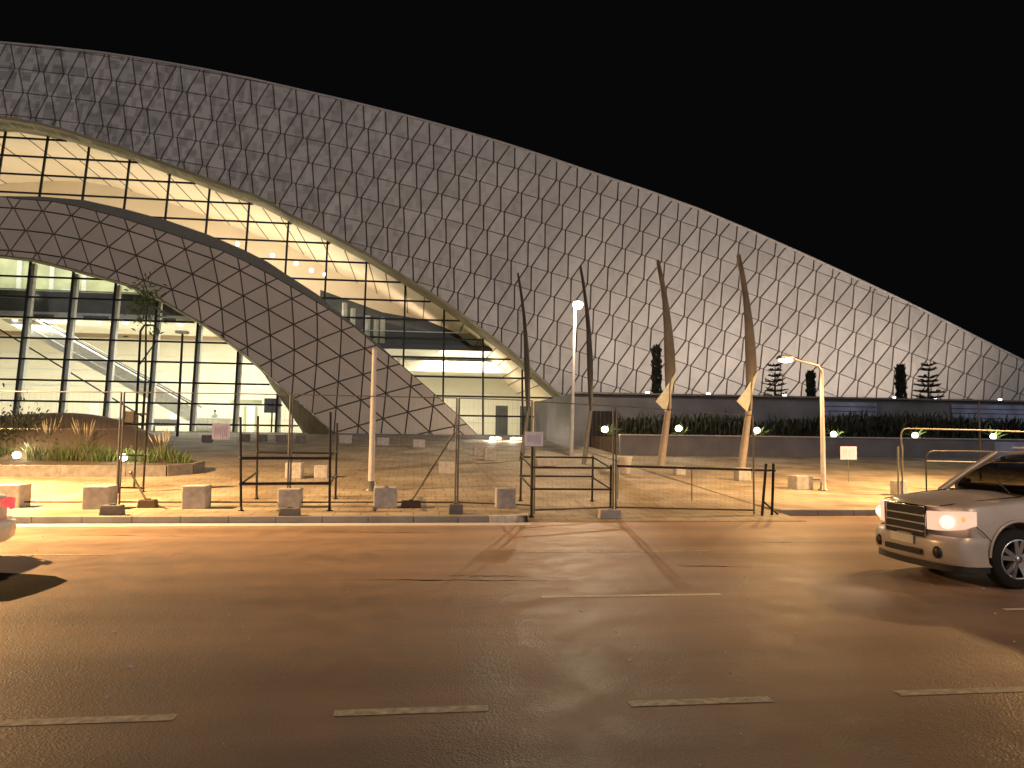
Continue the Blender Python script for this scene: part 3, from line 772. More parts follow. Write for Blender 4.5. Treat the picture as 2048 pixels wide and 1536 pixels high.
# person at the desk
pr = thing('person', 'person in a pale shirt standing behind the white desk inside the hall', 'person', (dk.x - .1, 63.9, FLOOR))
def skinned(name, chain, m, parent, sub=1):
    me = bpy.data.meshes.new(name); pts, ed, rr = chain; off = top_loc(parent)
    me.from_pydata([tuple(Vector(q)) for q in pts], ed, [])
    o = bpy.data.objects.new(name + '_tmp', me); COL.objects.link(o)
    sm_ = o.modifiers.new('s', 'SKIN'); ss = o.modifiers.new('u', 'SUBSURF'); ss.levels = sub; ss.render_levels = sub
    lay = me.skin_vertices[0].data
    for i, q in enumerate(rr): lay[i].radius = (q, q)
    lay[0].use_root = True
    dg = bpy.context.evaluated_depsgraph_get(); ne = bpy.data.meshes.new_from_object(o.evaluated_get(dg))
    bpy.data.objects.remove(o); ne.materials.clear(); ne.materials.append(M[m])
    for q in ne.polygons: q.use_smooth = True
    n = bpy.data.objects.new(name, ne); COL.objects.link(n); n.parent = parent; return n
pts = [(0, 0, .95), (0, 0, 1.2), (0, 0, 1.42), (0, 0, 1.52), (0, 0, 1.64), (.19, 0, 1.40), (.24, -.05, 1.12), (.16, -.28, 1.08), (-.19, 0, 1.40), (-.24, -.05, 1.12), (-.16, -.28, 1.08), (.1, 0, .9), (.1, 0, .5), (.1, 0, .07), (.1, -.14, .04), (-.1, 0, .9), (-.1, 0, .5), (-.1, 0, .07), (-.1, -.14, .04)]
ed = [(0, 1), (1, 2), (2, 3), (3, 4), (2, 5), (5, 6), (6, 7), (2, 8), (8, 9), (9, 10), (0, 11), (11, 12), (12, 13), (13, 14), (0, 15), (15, 16), (16, 17), (17, 18)]
skinned('body', (pts, ed, [.15, .15, .15, .06, .11, .07, .05, .035, .07, .05, .035, .09, .07, .05, .04, .09, .07, .05, .04]), 'shirt', pr)
q = Vector(pr.location); MB().ball(q + Vector((0, .02, 1.69)), .115, 12, (1, 1.05, .8)).build('hair', 'hair', pr)

# ================================================================== podium, planter wall, hedges
PX0 = onY(1143, 790, 44).x
pz = onY(1300, 790, 44).z
pod = thing('podium_wall', 'long dark stone podium wall behind the hedge with the shell rising over it', 'wall', (PX0, 44, 1.35))
b = MB(); b.box(((PX0 + 75) / 2, 51.2, (pz + 1) / 2), (75 - PX0, 14.4, pz - 1)); b.build('wall_face', 'podium_stone', pod)
b = MB(); b.box(((PX0 + 75) / 2, 43.94, pz + .04), (75 - PX0, .5, .12), bev=.02); b.build('coping', 'concrete_dark', pod)
bt = MB()
for a, c in ((1650, 1755), (1905, 2300)):
    p, q = onY(a, 800, 43.8), onY(c, 800, 43.8)
    for k in range(5):
        bt.box(((p.x + q.x) / 2, 43.93, pz - .35 - k * .3), (q.x - p.x, .12, .26), bev=.01)
bt.build('blue_light_band', 'blue_light_tone', pod)  # bluish light stripes on the wall, painted as raised strips
dd = MB(); p, q = onY(1180, 860, 43.9), onY(1236, 860, 43.9); dd.box(((p.x + q.x) / 2, 43.96, 2.2), (q.x - p.x, .12, 2.6)); dd.build('service_door', 'black_metal', pod)
WX0 = onY(1240, 880, 37.5).x
wz = onY(1600, 875, 37.5).z
pw = thing('planter_wall', 'low grey stone planter wall in front of the dark hedge', 'wall', (WX0, 37.5, 1.0))
b = MB(); b.box(((WX0 + 70) / 2, 37.6, (wz + .7) / 2), (70 - WX0, .3, wz - .7)); b.build('wall_face', 'wall_stone', pw)
b = MB(); b.box(((WX0 + 70) / 2, 37.58, wz + .03), (70 - WX0, .44, .07), bev=.015); b.build('coping', 'concrete', pw)
b = MB(); b.box(((WX0 + 70) / 2, 40.9, (wz + .7) / 2 - .03), (70 - WX0, 6.0, wz - .76)); b.build('planting_bed', 'soil', pw)

def leaf(b, c, L, wd, dirv, bend=.3):
    d = Vector(dirv).normalized(); s = d.cross(Vector((random.uniform(-1, 1), random.uniform(-1, 1), .2)))
    if s.length < .01: s = Vector((1, 0, 0))
    s.normalize(); c = Vector(c); n = d.cross(s)
    m1 = c + d * L * .5 + n * bend * L * .15; e = c + d * L + n * bend * L * .5 - Vector((0, 0, abs(bend) * L * .25))
    b.add([c - s * wd * .3, c + s * wd * .3, m1 + s * wd * .5, m1 - s * wd * .5, e], [(0, 1, 2, 3), (3, 2, 4)])
def hedge(xa, xb, ytop, label):
    p, q = onY(xa, 860, 39.4), onY(xb, 860, 39.4)
    th = thing('hedge', label, 'hedge', (p.x, 39.4, wz - .05), 'dark clipped hedges on the planter')
    b = MB(); x = p.x; t_ = lerp_fn(ytop)
    while x < q.x:
        fx = xa + (xb - xa) * (x - p.x) / (q.x - p.x); h = onY(fx, t_(fx), 39.4).z - wz
        for _ in range(26):
            zz = random.random(); leaf(b, (x + random.uniform(-.2, .2), 39.4 + random.uniform(-.8, .8), wz - .1 + zz * h * .8), random.uniform(.3, .55), .09, (random.uniform(-.35, .35), random.uniform(-.4, .2), 1), random.uniform(-.5, .5))
        if random.random() < .45: leaf(b, (x, 39.4 + random.uniform(-.6, .2), wz + h * .8), random.uniform(.35, .7), .07, (random.uniform(-.5, .5), -.2, 1), .5)
        x += .13
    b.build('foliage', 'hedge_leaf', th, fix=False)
    b = MB(); x = p.x
    while x < q.x:
        fx = xa + (xb - xa) * (x - p.x) / (q.x - p.x); h = onY(fx, t_(fx), 39.4).z - wz
        b.box((x, 39.6, wz + h * .33), (.5, .9, h * .74)); x += .5
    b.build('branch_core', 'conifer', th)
hedge(1236, 1500, [(1236, 838), (1300, 834), (1400, 828), (1500, 832)], 'dark hedge behind the tall feather masts, ending left of the gap')
hedge(1532, 2300, [(1532, 838), (1600, 835), (1660, 828), (1700, 822), (1800, 826), (1850, 824), (1950, 836), (2048, 836), (2300, 838)], 'long dark hedge under the band of painted blue light')

# planter uplights with leafy tufts
def tuft_light(px, py, label, tl):
    q = onY(px, py, 38.0)
    q.z = max(q.z, wz + .16)
    th = thing('planter_light', label, 'spotlight', (q.x, 38.0, wz - .02), 'glowing spotlights along the planter wall')
    b = MB(); b.tube([(q.x, 38, wz - .05), (q.x, 38, q.z)], .03, 8); b.lathe((q.x, 37.97, q.z + .03), [(.06, .12), (.13, .0), (.13, -.1)], 14, 'Y'); b.build('housing', 'black_metal', th)
    b = MB(); b.ball((q.x, 37.83, q.z + .03), .19, 12, (1, .5, .85)); b.build('lens', 'green_lens', th)
    light('planter_glow', 'POINT', (q.x + .05, 37.7, q.z + .12), 26, (1, .93, .62), th, radius=.08)
    t = thing('leafy_tuft', tl, 'plant', (q.x + .35, 38.15, wz - .03), 'strappy leaf tufts along the planter wall')
    b = MB()
    for _ in range(26):
        a = random.uniform(0, 6.28); leaf(b, (q.x + .3 + random.uniform(-.1, .1), 38.15, wz), random.uniform(.5, 1.0), .08, (math.cos(a), math.sin(a) * .5 - .1, random.uniform(.6, 1.4)), random.uniform(.4, 1.1))
    b.build('foliage', 'tuft_leaf', t, fix=False)
PLT = [(1208, 860, 'between the right scaffold post and the first bent mast'), (1355, 858, 'right of the flag mast nearest the cypress'), (1511, 862, 'right of the tallest flag mast'), (1664, 873, 'beside the right street lamp post'), (1826, 876, 'below the slim cypress and tiered pine'), (1982, 880, 'above the windscreen of the silver vehicle')]
for x, y, where in PLT: tuft_light(x, y, 'small bright spotlight on the planter ' + where, 'strappy tuft by the spotlight ' + where)

# uplights on the podium washing the shell
pl = None
for i, px in enumerate((1185, 1300, 1423, 1500, 1577, 1690, 1800, 1880, 1945, 2012, 2090)):
    q = onY(px, 790, 48.5); q.z = pz
    th = thing('podium_uplight', 'small wall washer on the podium edge, ' + ['beside the shell foot', 'beside the tallest cypress', 'midway between the flag masts', 'behind the tallest flag mast', 'beside the left tiered pine', 'right of the short round topped cypress', 'beside the flat topped cypress', 'beside the right tiered pine', 'right of the right tiered pine', 'near the right tip of the shell', 'at the tip of the shell'][i], 'floodlight', (q.x, 49.2, pz), 'floodlights along the podium edge')
    b = MB(); b.box((q.x, 49.2, pz + .34), (.36, .22, .2), bev=.03); b.bar((q.x, 49.2, pz), (q.x, 49.2, pz + .28), .08); b.build('housing', 'black_metal', th)
    if px in (1423, 1577, 1880, 2012, 1300, 1800): MB().ball((q.x, 49.07, pz + .42), .13, 10, (1.2, .5, .8)).build('lens', 'white_lens', th)
    light('wash', 'SPOT', (q.x, 49.4, pz + .6), 1350 if px > 1350 else 700, (1, .80, .62), th, radius=.2, aim=(-.1, .70, .70), spot=R(140), blend=1.0)

# cypresses and tiered pines on the podium
def cypress(px, ytop, label, wtop, wbot, Y=46.5):
    q = onY(px, 792, Y); q.z = pz; H = onY(px, ytop, Y).z - pz; k = 1 / pxm(q)
    th = thing('cypress_tree', label, 'tree', (q.x, Y, pz), 'dark cypresses standing on the podium')
    b = MB(); b.tube([(q.x, Y, pz - .1), (q.x, Y, pz + H * .8)], [.1, .03], 7); b.build('trunk', 'bark', th)
    b = MB()
    for _ in range(1500):
        t = random.random(); rr = (wbot + (wtop - wbot) * t) * k / 2 * (1 + .16 * math.sin(t * 23 + px) + .1 * math.sin(t * 57)) * (1.0 if t < .93 else .75) * math.sqrt(random.random()) * random.uniform(.85, 1.12)
        a = random.uniform(0, 6.28); leaf(b, (q.x + rr * math.cos(a), Y + rr * math.sin(a), pz + .05 + t * H * .95), random.uniform(.12, .26), .08, (math.cos(a) * .4, math.sin(a) * .4, 1), .2)
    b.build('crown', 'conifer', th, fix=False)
cypress(1313, 690, 'tall slim dark cypress left of the flag mast, in front of the shell', 16, 20)
cypress(1622, 744, 'short round topped dark cypress left of the right street lamp', 15, 15)
cypress(1802, 730, 'flat topped dark cypress column left of the tiered pine', 16, 19)
def tiered_pine(px, ytop, label, wd, thin):
    Y = 47.0; q = onY(px, 795, Y); q.z = pz; H = onY(px, ytop, Y).z - pz; k = 1 / pxm(q)
    th = thing('tiered_pine', label, 'tree', (q.x, Y, pz), 'tiered pines standing on the podium')
    b = MB(); b.tube([(q.x, Y, pz - .1), (q.x + .03, Y, pz + H)], [.09, .02], 7); b.build('trunk', 'bark', th)
    b = MB(); nt_ = 7
    for t in range(nt_):
        f = t / (nt_ - 1); z = pz + H * (.1 + .86 * f + random.uniform(-.035, .035)); L = wd * k / 2 * (1.05 - .72 * f) * random.uniform(.8, 1.15)
        for a_ in range(7):
            a = a_ * 6.28 / 7 + t * .5 + random.uniform(-.2, .2); Lr = L * random.uniform(.75, 1.1)
            tip = Vector((q.x + math.cos(a) * Lr, Y + math.sin(a) * Lr, z + Lr * random.uniform(.02, .34))); ba = Vector((q.x, Y, z))
            b.tube([ba, ba.lerp(tip, .6) - Vector((0, 0, .03)), tip], [.03, .02, .01], 4)
            for _ in range(thin):
                u = random.uniform(.2, 1.0); c = ba.lerp(tip, u); leaf(b, c, random.uniform(.12, .3), .06, (math.cos(a) + random.uniform(-.7, .7), math.sin(a) + random.uniform(-.7, .7), random.uniform(.1, .8)), .2)
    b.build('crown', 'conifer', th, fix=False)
tiered_pine(1550, 728, 'thin feathery tiered pine under the lit head of the right street lamp', 52, 12)
tiered_pine(1857, 728, 'denser dark tiered pine right of the flat topped cypress', 58, 30)

# ================================================================== feather masts with sails
def feather(px, ptop, pbase, label, tail=True):
    D = 7.56 * F / ((870 + .0122 * (px - 1024)) - ptop)
    d = ray(px, pbase); base = CAM + d * D; base.z = G(base.x, base.y); Yb = base.y
    k = lambda x, y: onY(px + x, ptop + y, Yb)      # offsets measured from the mast top
    return base, k
FE = [(1483, 512, 937, 'tallest bent feather mast with olive sail and pale flag tail', True), (1322, 522, 930, 'bent feather mast with brown sail beside the tall cypress', True), (1168, 535, 912, 'bent dark feather mast right of the bright white lamp column', False), (1043, 548, 900, 'dark bent feather mast left of the bright white lamp column', False)]
for (px, pt, pb, lab, tail) in FE:
    D = 7.56 * F / ((870 + .0122 * (px - 1024)) - pt)
    base = CAM + ray(px, pb) * D; Yb = base.y; s = 31.2 / D
    zb = G(base.x, Yb)
    th = thing('feather_mast', lab, 'banner mast', (base.x, Yb, zb), 'bent feather banner masts in front of the shell')
    K = lambda x, y: onY(px + (x - 1483) * s, pt + (y - 512) * s, Yb)
    bot = K(1482, 940); bot.z = zb - .05
    path = [bot, K(1490, 880), K(1499, 810), K(1500, 745), K(1498, 680), K(1490, 610), K(1480, 545), K(1473, 511)]
    b = MB(); b.tube(path, [k_ * (1 if tail else .62) for k_ in (.17, .15, .125, .09, .075, .06, .045, .02)], 10); b.build('mast', 'mast_beige' if tail else 'galv', th)
    left = [(1473, 511), (1477, 545), (1484, 600), (1487, 650), (1488, 700), (1489, 745), (1491, 790), (1494, 822)]
    right = [(1475, 513), (1487, 545), (1499, 610), (1506, 660), (1510, 700), (1512, 738), (1502, 775), (1496, 822)]
    if tail is False: right = [((a[0] + c[0]) / 2 + 1.5, a[1]) for a, c in zip(right, left)]
    b = MB(); gr = []
    for (l, r_) in zip(left, right):
        p, q = K(*l), K(*r_); mid = p.lerp(q, .5) + Vector((0, -.30, 0)); gr.append([p + Vector((0, -.1, 0)), mid, q + Vector((0, -.06, 0))])
    gb = [[v + Vector((0, -.03, 0)) for v in row] for row in gr]
    b.sheet(gr); b.sheet(gb); b.build('sail', 'sail_olive' if tail else 'sail_grey', th)
    if tail:
        b = MB(); q = [(1511, 740), (1500, 757), (1484, 782), (1468, 803), (1478, 813), (1489, 824), (1495, 800), (1502, 775)]
        b.prism([K(*v) + Vector((0, -.25, 0)) for v in q], (0, -.04, 0)); b.build('flag_tail', 'sail_pale', th)

# ================================================================== street lamps
def street_lamp(name, base, H, arm, label, lens='sodium_lens', watt=850, rad=.085, aim=(0, -.12, -1), cone=168, blend=.35):
    th = thing(name, label, 'street lamp', base, 'sodium street lamps along the pavement')
    b = MB(); b.tube([base - Vector((0, 0, .05)), base + Vector((0, 0, H * .5)), base + Vector((0, 0, H))], [rad, rad * .85, rad * .62], 12); b.build('pole', 'pole_white', th)
    b = MB(); b.lathe(base, [(rad * 2.2, -.02), (rad * 2.2, .03), (rad * 1.3, .06), (rad * 1.15, .28)], 14); b.build('base_plate', 'galv', th)
    top = base + Vector((0, 0, H)); a = Vector(arm); tip = top + a
    b = MB(); b.tube([top - Vector((0, 0, .1)), top + a * .12 + Vector((0, 0, .05)), tip], [.05, .045, .035], 8); b.build('arm', 'pole_white', th)
    n = Vector((a.x, a.y, 0)).normalized(); hc = tip + n * .28
    b = MB(); rz = math.atan2(n.y, n.x); b.box(hc + Vector((0, 0, .03)), (.62, .26, .12), rz=rz, bev=.035, taper=.8); b.build('lamp_head', 'galv', th)
    b = MB(); b.ball(hc + Vector((0, 0, -.05)), .2, 14, (1.2, .8, .45)); b.build('lens', lens, th)
    light('sodium_light', 'SPOT', hc + Vector((0, 0, -.22)), watt, SODIUM, th, radius=.22, aim=aim, spot=R(cone), blend=blend)
    return th
pR = onG(1647, 981); HR = onY(1645, 737, pR.y).z - pR.z
hR = onY(1572, 719, pR.y); topR = Vector((pR.x, pR.y, pR.z + HR))
sl = street_lamp('street_lamp', pR, HR, (hR.x - topR.x + .1, -.25, hR.z - topR.z), 'pale street lamp with lit orange head right of the tallest feather mast')
pL = onG(742, 981); HL = onY(745, 699, pL.y).z - pL.z
th = thing('post', 'plain pale tapered post in front of the triangular panelled arch foot', 'post', pL)
b = MB(); b.tube([pL - Vector((0, 0, .05)), pL + Vector((0, 0, HL * .5)), pL + Vector((0, 0, HL))], [.098, .085, .068], 12); b.lathe(pL + Vector((0, 0, HL - .02)), [(.075, 0), (.08, .03), (.04, .06)], 12); b.build('shaft', 'pole_white', th)
b = MB(); b.lathe(pL, [(.2, -.02), (.2, .03), (.13, .06), (.115, .28)], 14); b.build('base_plate', 'galv', th)
for dxx, lab in ((pL.x - (pR.x - pL.x) - 3, 'street lamp beyond the left end of the pavement'), (pR.x + (pR.x - pL.x) + 9, 'street lamp beyond the silver vehicle')):
    c = copy_tree(sl); c.location = (dxx, pR.y, pR.z); c['label'] = lab
for X_, Y_, ax, lab in ((-15.0, 19.0, 1.2, 'tall street lamp past the left end of the pavement'), (22.0, 20.0, -1.2, 'tall street lamp past the silver vehicle')):
    t_ = street_lamp('street_lamp', Vector((X_, Y_, G(X_, Y_))), 7.6, (ax, -.2, .3), lab, watt=40000 if ax > 0 else 25000, rad=.12, aim=(.35 if ax > 0 else -.35, .14, -1), cone=142, blend=1.0)
street_lamp('street_lamp', Vector((8.0, -5.0, 0)), 9.0, (.1, 3.0, .4), 'tall unseen fill lamp added on the near side of the road', watt=2000, rad=.12, aim=(-.1, 2.2, -1), cone=74, blend=1.0)  # out-of-view lamp added to fill the road and front faces
# tall white lamp column
pT = onG(1143, 912); HT = onY(1151, 614, pT.y).z - pT.z
th = thing('lamp_mast', 'tall slim white lamp column with glaring white head before the shell', 'street lamp', pT)
b = MB(); tp = Vector((onY(1150, 614, pT.y).x, pT.y, pT.z + HT)); b.tube([pT, pT.lerp(tp, .45), tp], [.10, .085, .07], 12); b.build('pole', 'pole_white', th)
b = MB(); b.tube([tp, tp + Vector((0, -.3, .1)), tp + Vector((0, -.7, .12))], .03, 8); b.lathe(tp + Vector((0, -.7, .1)), [(.2, .0), (.17, .1), (.05, .14)], 14); b.build('lamp_head', 'galv', th)
b = MB(); b.ball(tp + Vector((0, -.7, .0)), .27, 14, (1, 1, .8)); b.build('lens', 'white_lens', th)
light('column_light', 'POINT', tp + Vector((0, -.75, -.30)), 2300, (1, .76, .48), th, radius=.1)
# slim masts in front of the lower glass
def slim_mast(px, ytop, ybase, label, head):
    Y = 50.0; t = onY(px, ytop, Y); q = onY(px - 10, ybase, Y); q.z = G(q.x, Y)
    th = thing('slim_mast', label, 'mast', q)
    b = MB(); b.tube([q, t], [.09, .07], 8); b.build('pole', 'black_metal', th)
    if head == 'camera':
        b = MB(); b.tube([t, t + Vector((.25, -.1, .35)), t + Vector((.8, -.2, .38)), t + Vector((1.05, -.2, .15))], .07, 8); b.build('arm', 'black_metal', th)
        b = MB(); b.lathe(t + Vector((1.05, -.2, -.1)), [(.1, -.14), (.2, -.02), (.2, .12), (.06, .25)], 12); b.build('camera_dome', 'galv', th)
        b = MB(); b.bar(t + Vector((0, 0, -2.2)), t + Vector((1.0, 0, -.6)), .07); b.build('brace', 'black_metal', th)
    else:
        b = MB(); b.box(t + Vector((0, -.1, .1)), (.75, .5, .18), bev=.05); b.build('lamp_head', 'white_paint', th)
slim_mast(281, 662, 860, 'slim black camera mast with hooked arm before the lower glass wall', 'camera')
slim_mast(365, 668, 862, 'slim black lamp mast with pale flat head before the lower glass wall', 'lamp')
# slender tree beside the camera mast
q = onY(284, 866, 49); q.z = G(q.x, 49); t = onY(292, 640, 49)
th = thing('slender_tree', 'slender young tree with a small green crown under the curved arch', 'tree', q)
b = MB(); b.tube([q, q.lerp(t, .5) + Vector((.1, 0, 0)), t, t + Vector((.1, 0, 1.2))], [.09, .07, .05, .02], 8); b.build('trunk', 'bark', th)
b = MB()
for _ in range(260):
    v = Vector((random.gauss(0, .42), random.gauss(0, .4), random.gauss(.9, .75))); leaf(b, t + v, random.uniform(.25, .5), .1, (v.x, v.y, random.uniform(-.6, .8)), .6)
b.build('crown', 'tuft_leaf', th, fix=False)

# ================================================================== planted island with berm on the left
kp = [(-260, 952), (-100, 953), (0, 953), (120, 954), (250, 954), (330, 953), (380, 949), (402, 943), (398, 938), (360, 932), (250, 922), (100, 915), (-260, 912)]
isl = thing('planter_island', 'curved raised kerb bed with soil in front of the brown mound', 'planter', onG(200, 954))
ring = [onG(x, y) for x, y in kp]
b = MB()
for (p, q) in zip(ring[:9], ring[1:9]):
    b.bar(p + Vector((0, .1, .16)), q + Vector((0, .1, .16)), .2, .42)
b.build('kerb_edge', 'concrete_dark', isl)
b = MB(); n = len(ring); b.add([p + Vector((0, .15, .28)) for p in ring], [tuple(range(n))]); b.build('bed_soil', 'soil', isl)
# berm
bc = onY(95, 870, 33.5); bz0 = G(0, 33.5) - .1
bm_ = MB(); gr = []
hw = onY(345, 900, 33.5).x - bc.x; zt = onY(100, 826, 33.5).z - bz0
for i in range(25):
    v = -1 + 2 * i / 24; row = []
    for j in range(49):
        u = -1 + 2 * j / 48; rr = abs(u) ** 2.4 + abs(v) ** 2.0
        row.append(Vector((bc.x + u * hw, 33.5 + v * 4.2, bz0 + zt * max(0, 1 - rr) ** .62 * (1 + .03 * math.sin(4 * u + 2 * v)))))
    gr.append(row)
bm_.sheet(gr); o = rehome(bm_.build('mound', 'berm_render'), (bc.x, 33.5, bz0))
tag(o, 'smooth brown rendered mound behind the grasses at the lower glass wall', 'mound')

def grass_clump(px, py, h, label, plume):
    q = onG(px, py); q.z += .25
    th = thing('grass_clump', label, 'plant', q, 'ornamental grasses in the planted island')
    b = MB(); n = 70
    for _ in range(n):
        a = random.uniform(0, 6.28); r_ = random.uniform(0, .28)
        leaf(b, q + Vector((r_ * math.cos(a) * 1.3, r_ * math.sin(a), 0)), h * random.uniform(.55, 1.0), .028, (math.cos(a) * random.uniform(.1, .6), math.sin(a) * random.uniform(.1, .5), 1.1), random.uniform(.2, .8))
    b.build('blades', 'grass_blade', th, fix=False)
    if plume:
        b = MB()
        for _ in range(12):
            a = random.uniform(0, 6.28); e = Vector((math.cos(a) * random.uniform(.15, .5), math.sin(a) * .3, 1.0)).normalized() * h * random.uniform(1.0, 1.35)
            b.tube([q, q + e * .65, q + e], [.004, .004, .004], 4); b.tube([q + e * .72, q + e * .86, q + e * 1.05 - Vector((0, 0, .03))], [.012, .028, .006], 5)
        b.build('plume', 'grass_plume', th, fix=False)
GC = [(-30, 935, .8, 0), (12, 933, .75, 0), (75, 936, .8, 0), (95, 928, 1.05, 1), (120, 937, .75, 0), (145, 936, .8, 0), (168, 930, 1.0, 1), (188, 938, .7, 0), (212, 938, .75, 0), (232, 936, .62, 0), (268, 938, .6, 0), (295, 940, .65, 0), (322, 935, .8, 1), (345, 940, .6, 0), (362, 941, .55, 0)]
near = ['at the left frame edge', 'just left of the first ground spotlight', 'right of the first ground spotlight', 'nearest the first ground spotlight', 'left of the middle plumes', 'just in front of the middle plumes', 'in the middle of the bed', 'right of the middle plumes', 'left of the second ground spotlight', 'behind the second ground spotlight', 'just right of the second ground spotlight', 'behind the narrow scaffold tower', 'near the right end of the bed', 'second from the right end of the bed', 'at the right end of the bed']
for (x, y, h, pl_), nn in zip(GC, near): grass_clump(x, y, h * 1.18, ('tall plumed grass clump ' if pl_ else 'green grass clump ') + nn, pl_)
def shrub(px, py, r_, label):
    q = onG(px, py); q.z += .2
    th = thing('shrub', label, 'shrub', q, 'dark shrubs behind the grasses')
    b = MB()
    for _ in range(5): b.tube([q, q + Vector((random.uniform(-r_, r_) * .7, random.uniform(-.3, .3), r_ * 1.2))], [.03, .01], 5)
    b.build('stem', 'bark', th)
    b = MB()
    for _ in range(520):
        v = Vector((random.gauss(0, .45), random.gauss(0, .4), random.gauss(0, .38))) * r_; leaf(b, q + Vector((0, 0, r_ * .75)) + v, random.uniform(.1, .24), .07, (v.x, v.y, v.z + random.uniform(0, .5)), .4)
    b.build('foliage', 'shrub_leaf', th, fix=False)
shrub(-20, 930, 1.1, 'dark shrub half outside the left edge of the planted island')
shrub(44, 929, 1.25, 'dark brown shrub with spiky top above the first ground spotlight')
for (px, py, lab) in ((36, 931, 'small bright ground spotlight left in the planted island'), (248, 936, 'small bright ground spotlight beside the narrow scaffold tower')):
    q = onG(px, py + 6); q.z += .3
    th = thing('ground_spotlight', lab, 'spotlight', q, 'ground spotlights in the planted island')
    b = MB(); b.tube([q, q + Vector((0, 0, .12))], .02, 6); b.lathe(q + Vector((0, -.06, .18)), [(.05, .1), (.1, 0), (.1, -.06)], 14, 'Y'); b.build('housing', 'black_metal', th)
    b = MB(); b.ball(q + Vector((0, -.14, .18)), .14, 12, (1.1, .5, .9)); b.build('lens', 'green_lens', th)
    light('spot_glow', 'POINT', q + Vector((0.05, .12, .45)), 42, (1, .97, .62), th, radius=.06)

for px, lab in ((990, 'low glaring ground light before the right glass bay, left one'), (1032, 'low glaring ground light before the right glass bay, right one')):
    q = onY(px, 890, 52.0); q.z = G(q.x, 52.0)
    th = thing('ground_light', lab, 'spotlight', q, 'ground lights before the right glass bay')
    b = MB(); b.box(q + Vector((0, 0, .12)), (.9, .2, .24), bev=.04); b.build('housing', 'galv', th)
    b = MB(); b.box(q + Vector((0, -.11, .17)), (.75, .04, .1), bev=.015); b.build('lens', 'white_lens', th)
    light('ground_glow', 'POINT', q + Vector((-.3, -.6, .4)), 190, (1, .80, .55), th, radius=.15)

# ================================================================== concrete cubes
def cube_block(px, pbase, wpx, hpx, label, m='concrete', group='concrete cube bollards', rz=.0):
    q = onG(px, pbase); k = 1 / pxm(q); wd, hh = wpx * k, hpx * k
    q = q + Vector((0, wd * .5, 0))
    b = MB(); b.box(q + Vector((0, 0, hh / 2)), (wd, wd, hh), rz=rz, bev=.025)
    o = b.build('concrete_bollard', m); rehome(o, (q.x, q.y, q.z)); return tag(o, label, 'bollard', group)
for a in ((12, 1016, 48, 46, 'behind the white car'), (189, 1019, 50, 46, 'left of the first fence post by the road'), (386, 1018, 46, 46, 'between the scaffold tower and the middle scaffold'), (577, 1016, 44, 38, 'under the middle scaffold'), (770, 1017, 46, 42, 'right of the left street lamp post'), (1012, 1017, 40, 40, 'near the white kerb nose')):
    cube_block(a[0], a[1], a[2], a[3], 'pale cube bollard on the kerb pavement ' + a[4])
for a in ((586, 958, 32, 32, 'behind the middle scaffold, left of two'), (641, 957, 26, 26, 'behind the middle scaffold, right of two'), (1094, 932, 40, 14, 'inside the right scaffold frame'), (981, 921, 24, 24, 'in front of the lit glass bay, front one'), (958, 912, 20, 22, 'in front of the lit glass bay, rear one'), (1362, 951, 20, 18, 'in front of the mast by the tall cypress'), (1490, 962, 26, 26, 'at the foot of the tallest mast'), (1610, 980, 36, 28, 'left of the right street lamp foot'), (1806, 992, 24, 30, 'beside the steel gate post'), (895, 948, 34, 24, 'left of the leaning fence prop')):
    cube_block(a[0], a[1], a[2], a[3], 'yellow lit concrete cube ' + a[4])
for a in ((690, 887, 24, 17, 'left of the street lamp by the arch foot'), (765, 891, 24, 16, 'just right of the street lamp by the arch foot'), (838, 895, 24, 16, 'second right of the street lamp by the arch foot'), (905, 900, 22, 16, 'at the right tip of the arch foot'), (412, 884, 18, 14, 'below the reception desk glass'), (487, 882, 18, 14, 'first right of the blue notice'), (522, 883, 18, 14, 'second right of the blue notice'), (560, 884, 18, 14, 'third right of the blue notice'), (600, 885, 18, 14, 'left of the dark arch soffit foot')):
    cube_block(a[0], a[1], a[2], a[3], 'small grey cube bollard ' + a[4], 'concrete_dark' if a[0] < 620 else 'concrete')
q = onG(1250, 949); b = MB(); b.lathe(q, [(.14, 0), (.2, .04), (.26, .62), (.29, .66), (.29, .7), (.24, .7), (.22, .62)], 18)
tag(rehome(b.build('plant_pot', 'kerb_white'), q), 'round pale tapered pot standing right of the right scaffold', 'pot')

# ================================================================== temporary mesh fence
def post_foot(px, py, wpx, hpx, label, m='concrete_dark'):
    q = onG(px, py); k = 1 / pxm(q)
    b = MB(); b.box(q + Vector((0, .12, hpx * k / 2)), (wpx * k, .26, hpx * k), bev=.02, taper=.88); b.box(q + Vector((0, .12, hpx * k + .012)), (.1, .1, .03))
    return tag(rehome(b.build('ballast_block', m), q), label, 'ballast block', 'block feet of the mesh fence')
post_foot(220, 1031, 44, 20, 'grey block foot under the first fence post by the road')
post_foot(292, 1016, 36, 16, 'dark block foot at the base of the left leaning prop', 'scaffold_rust')
post_foot(577, 1043, 44, 26, 'dark block foot on the kerb below the middle scaffold')
post_foot(822, 1016, 42, 14, 'dark block foot at the base of the long leaning prop', 'scaffold_rust')
post_foot(912, 1029, 30, 20, 'grey block foot under the third fence post')
post_foot(1222, 1038, 48, 18, 'pale block foot under the fence post beside the right scaffold', 'concrete')
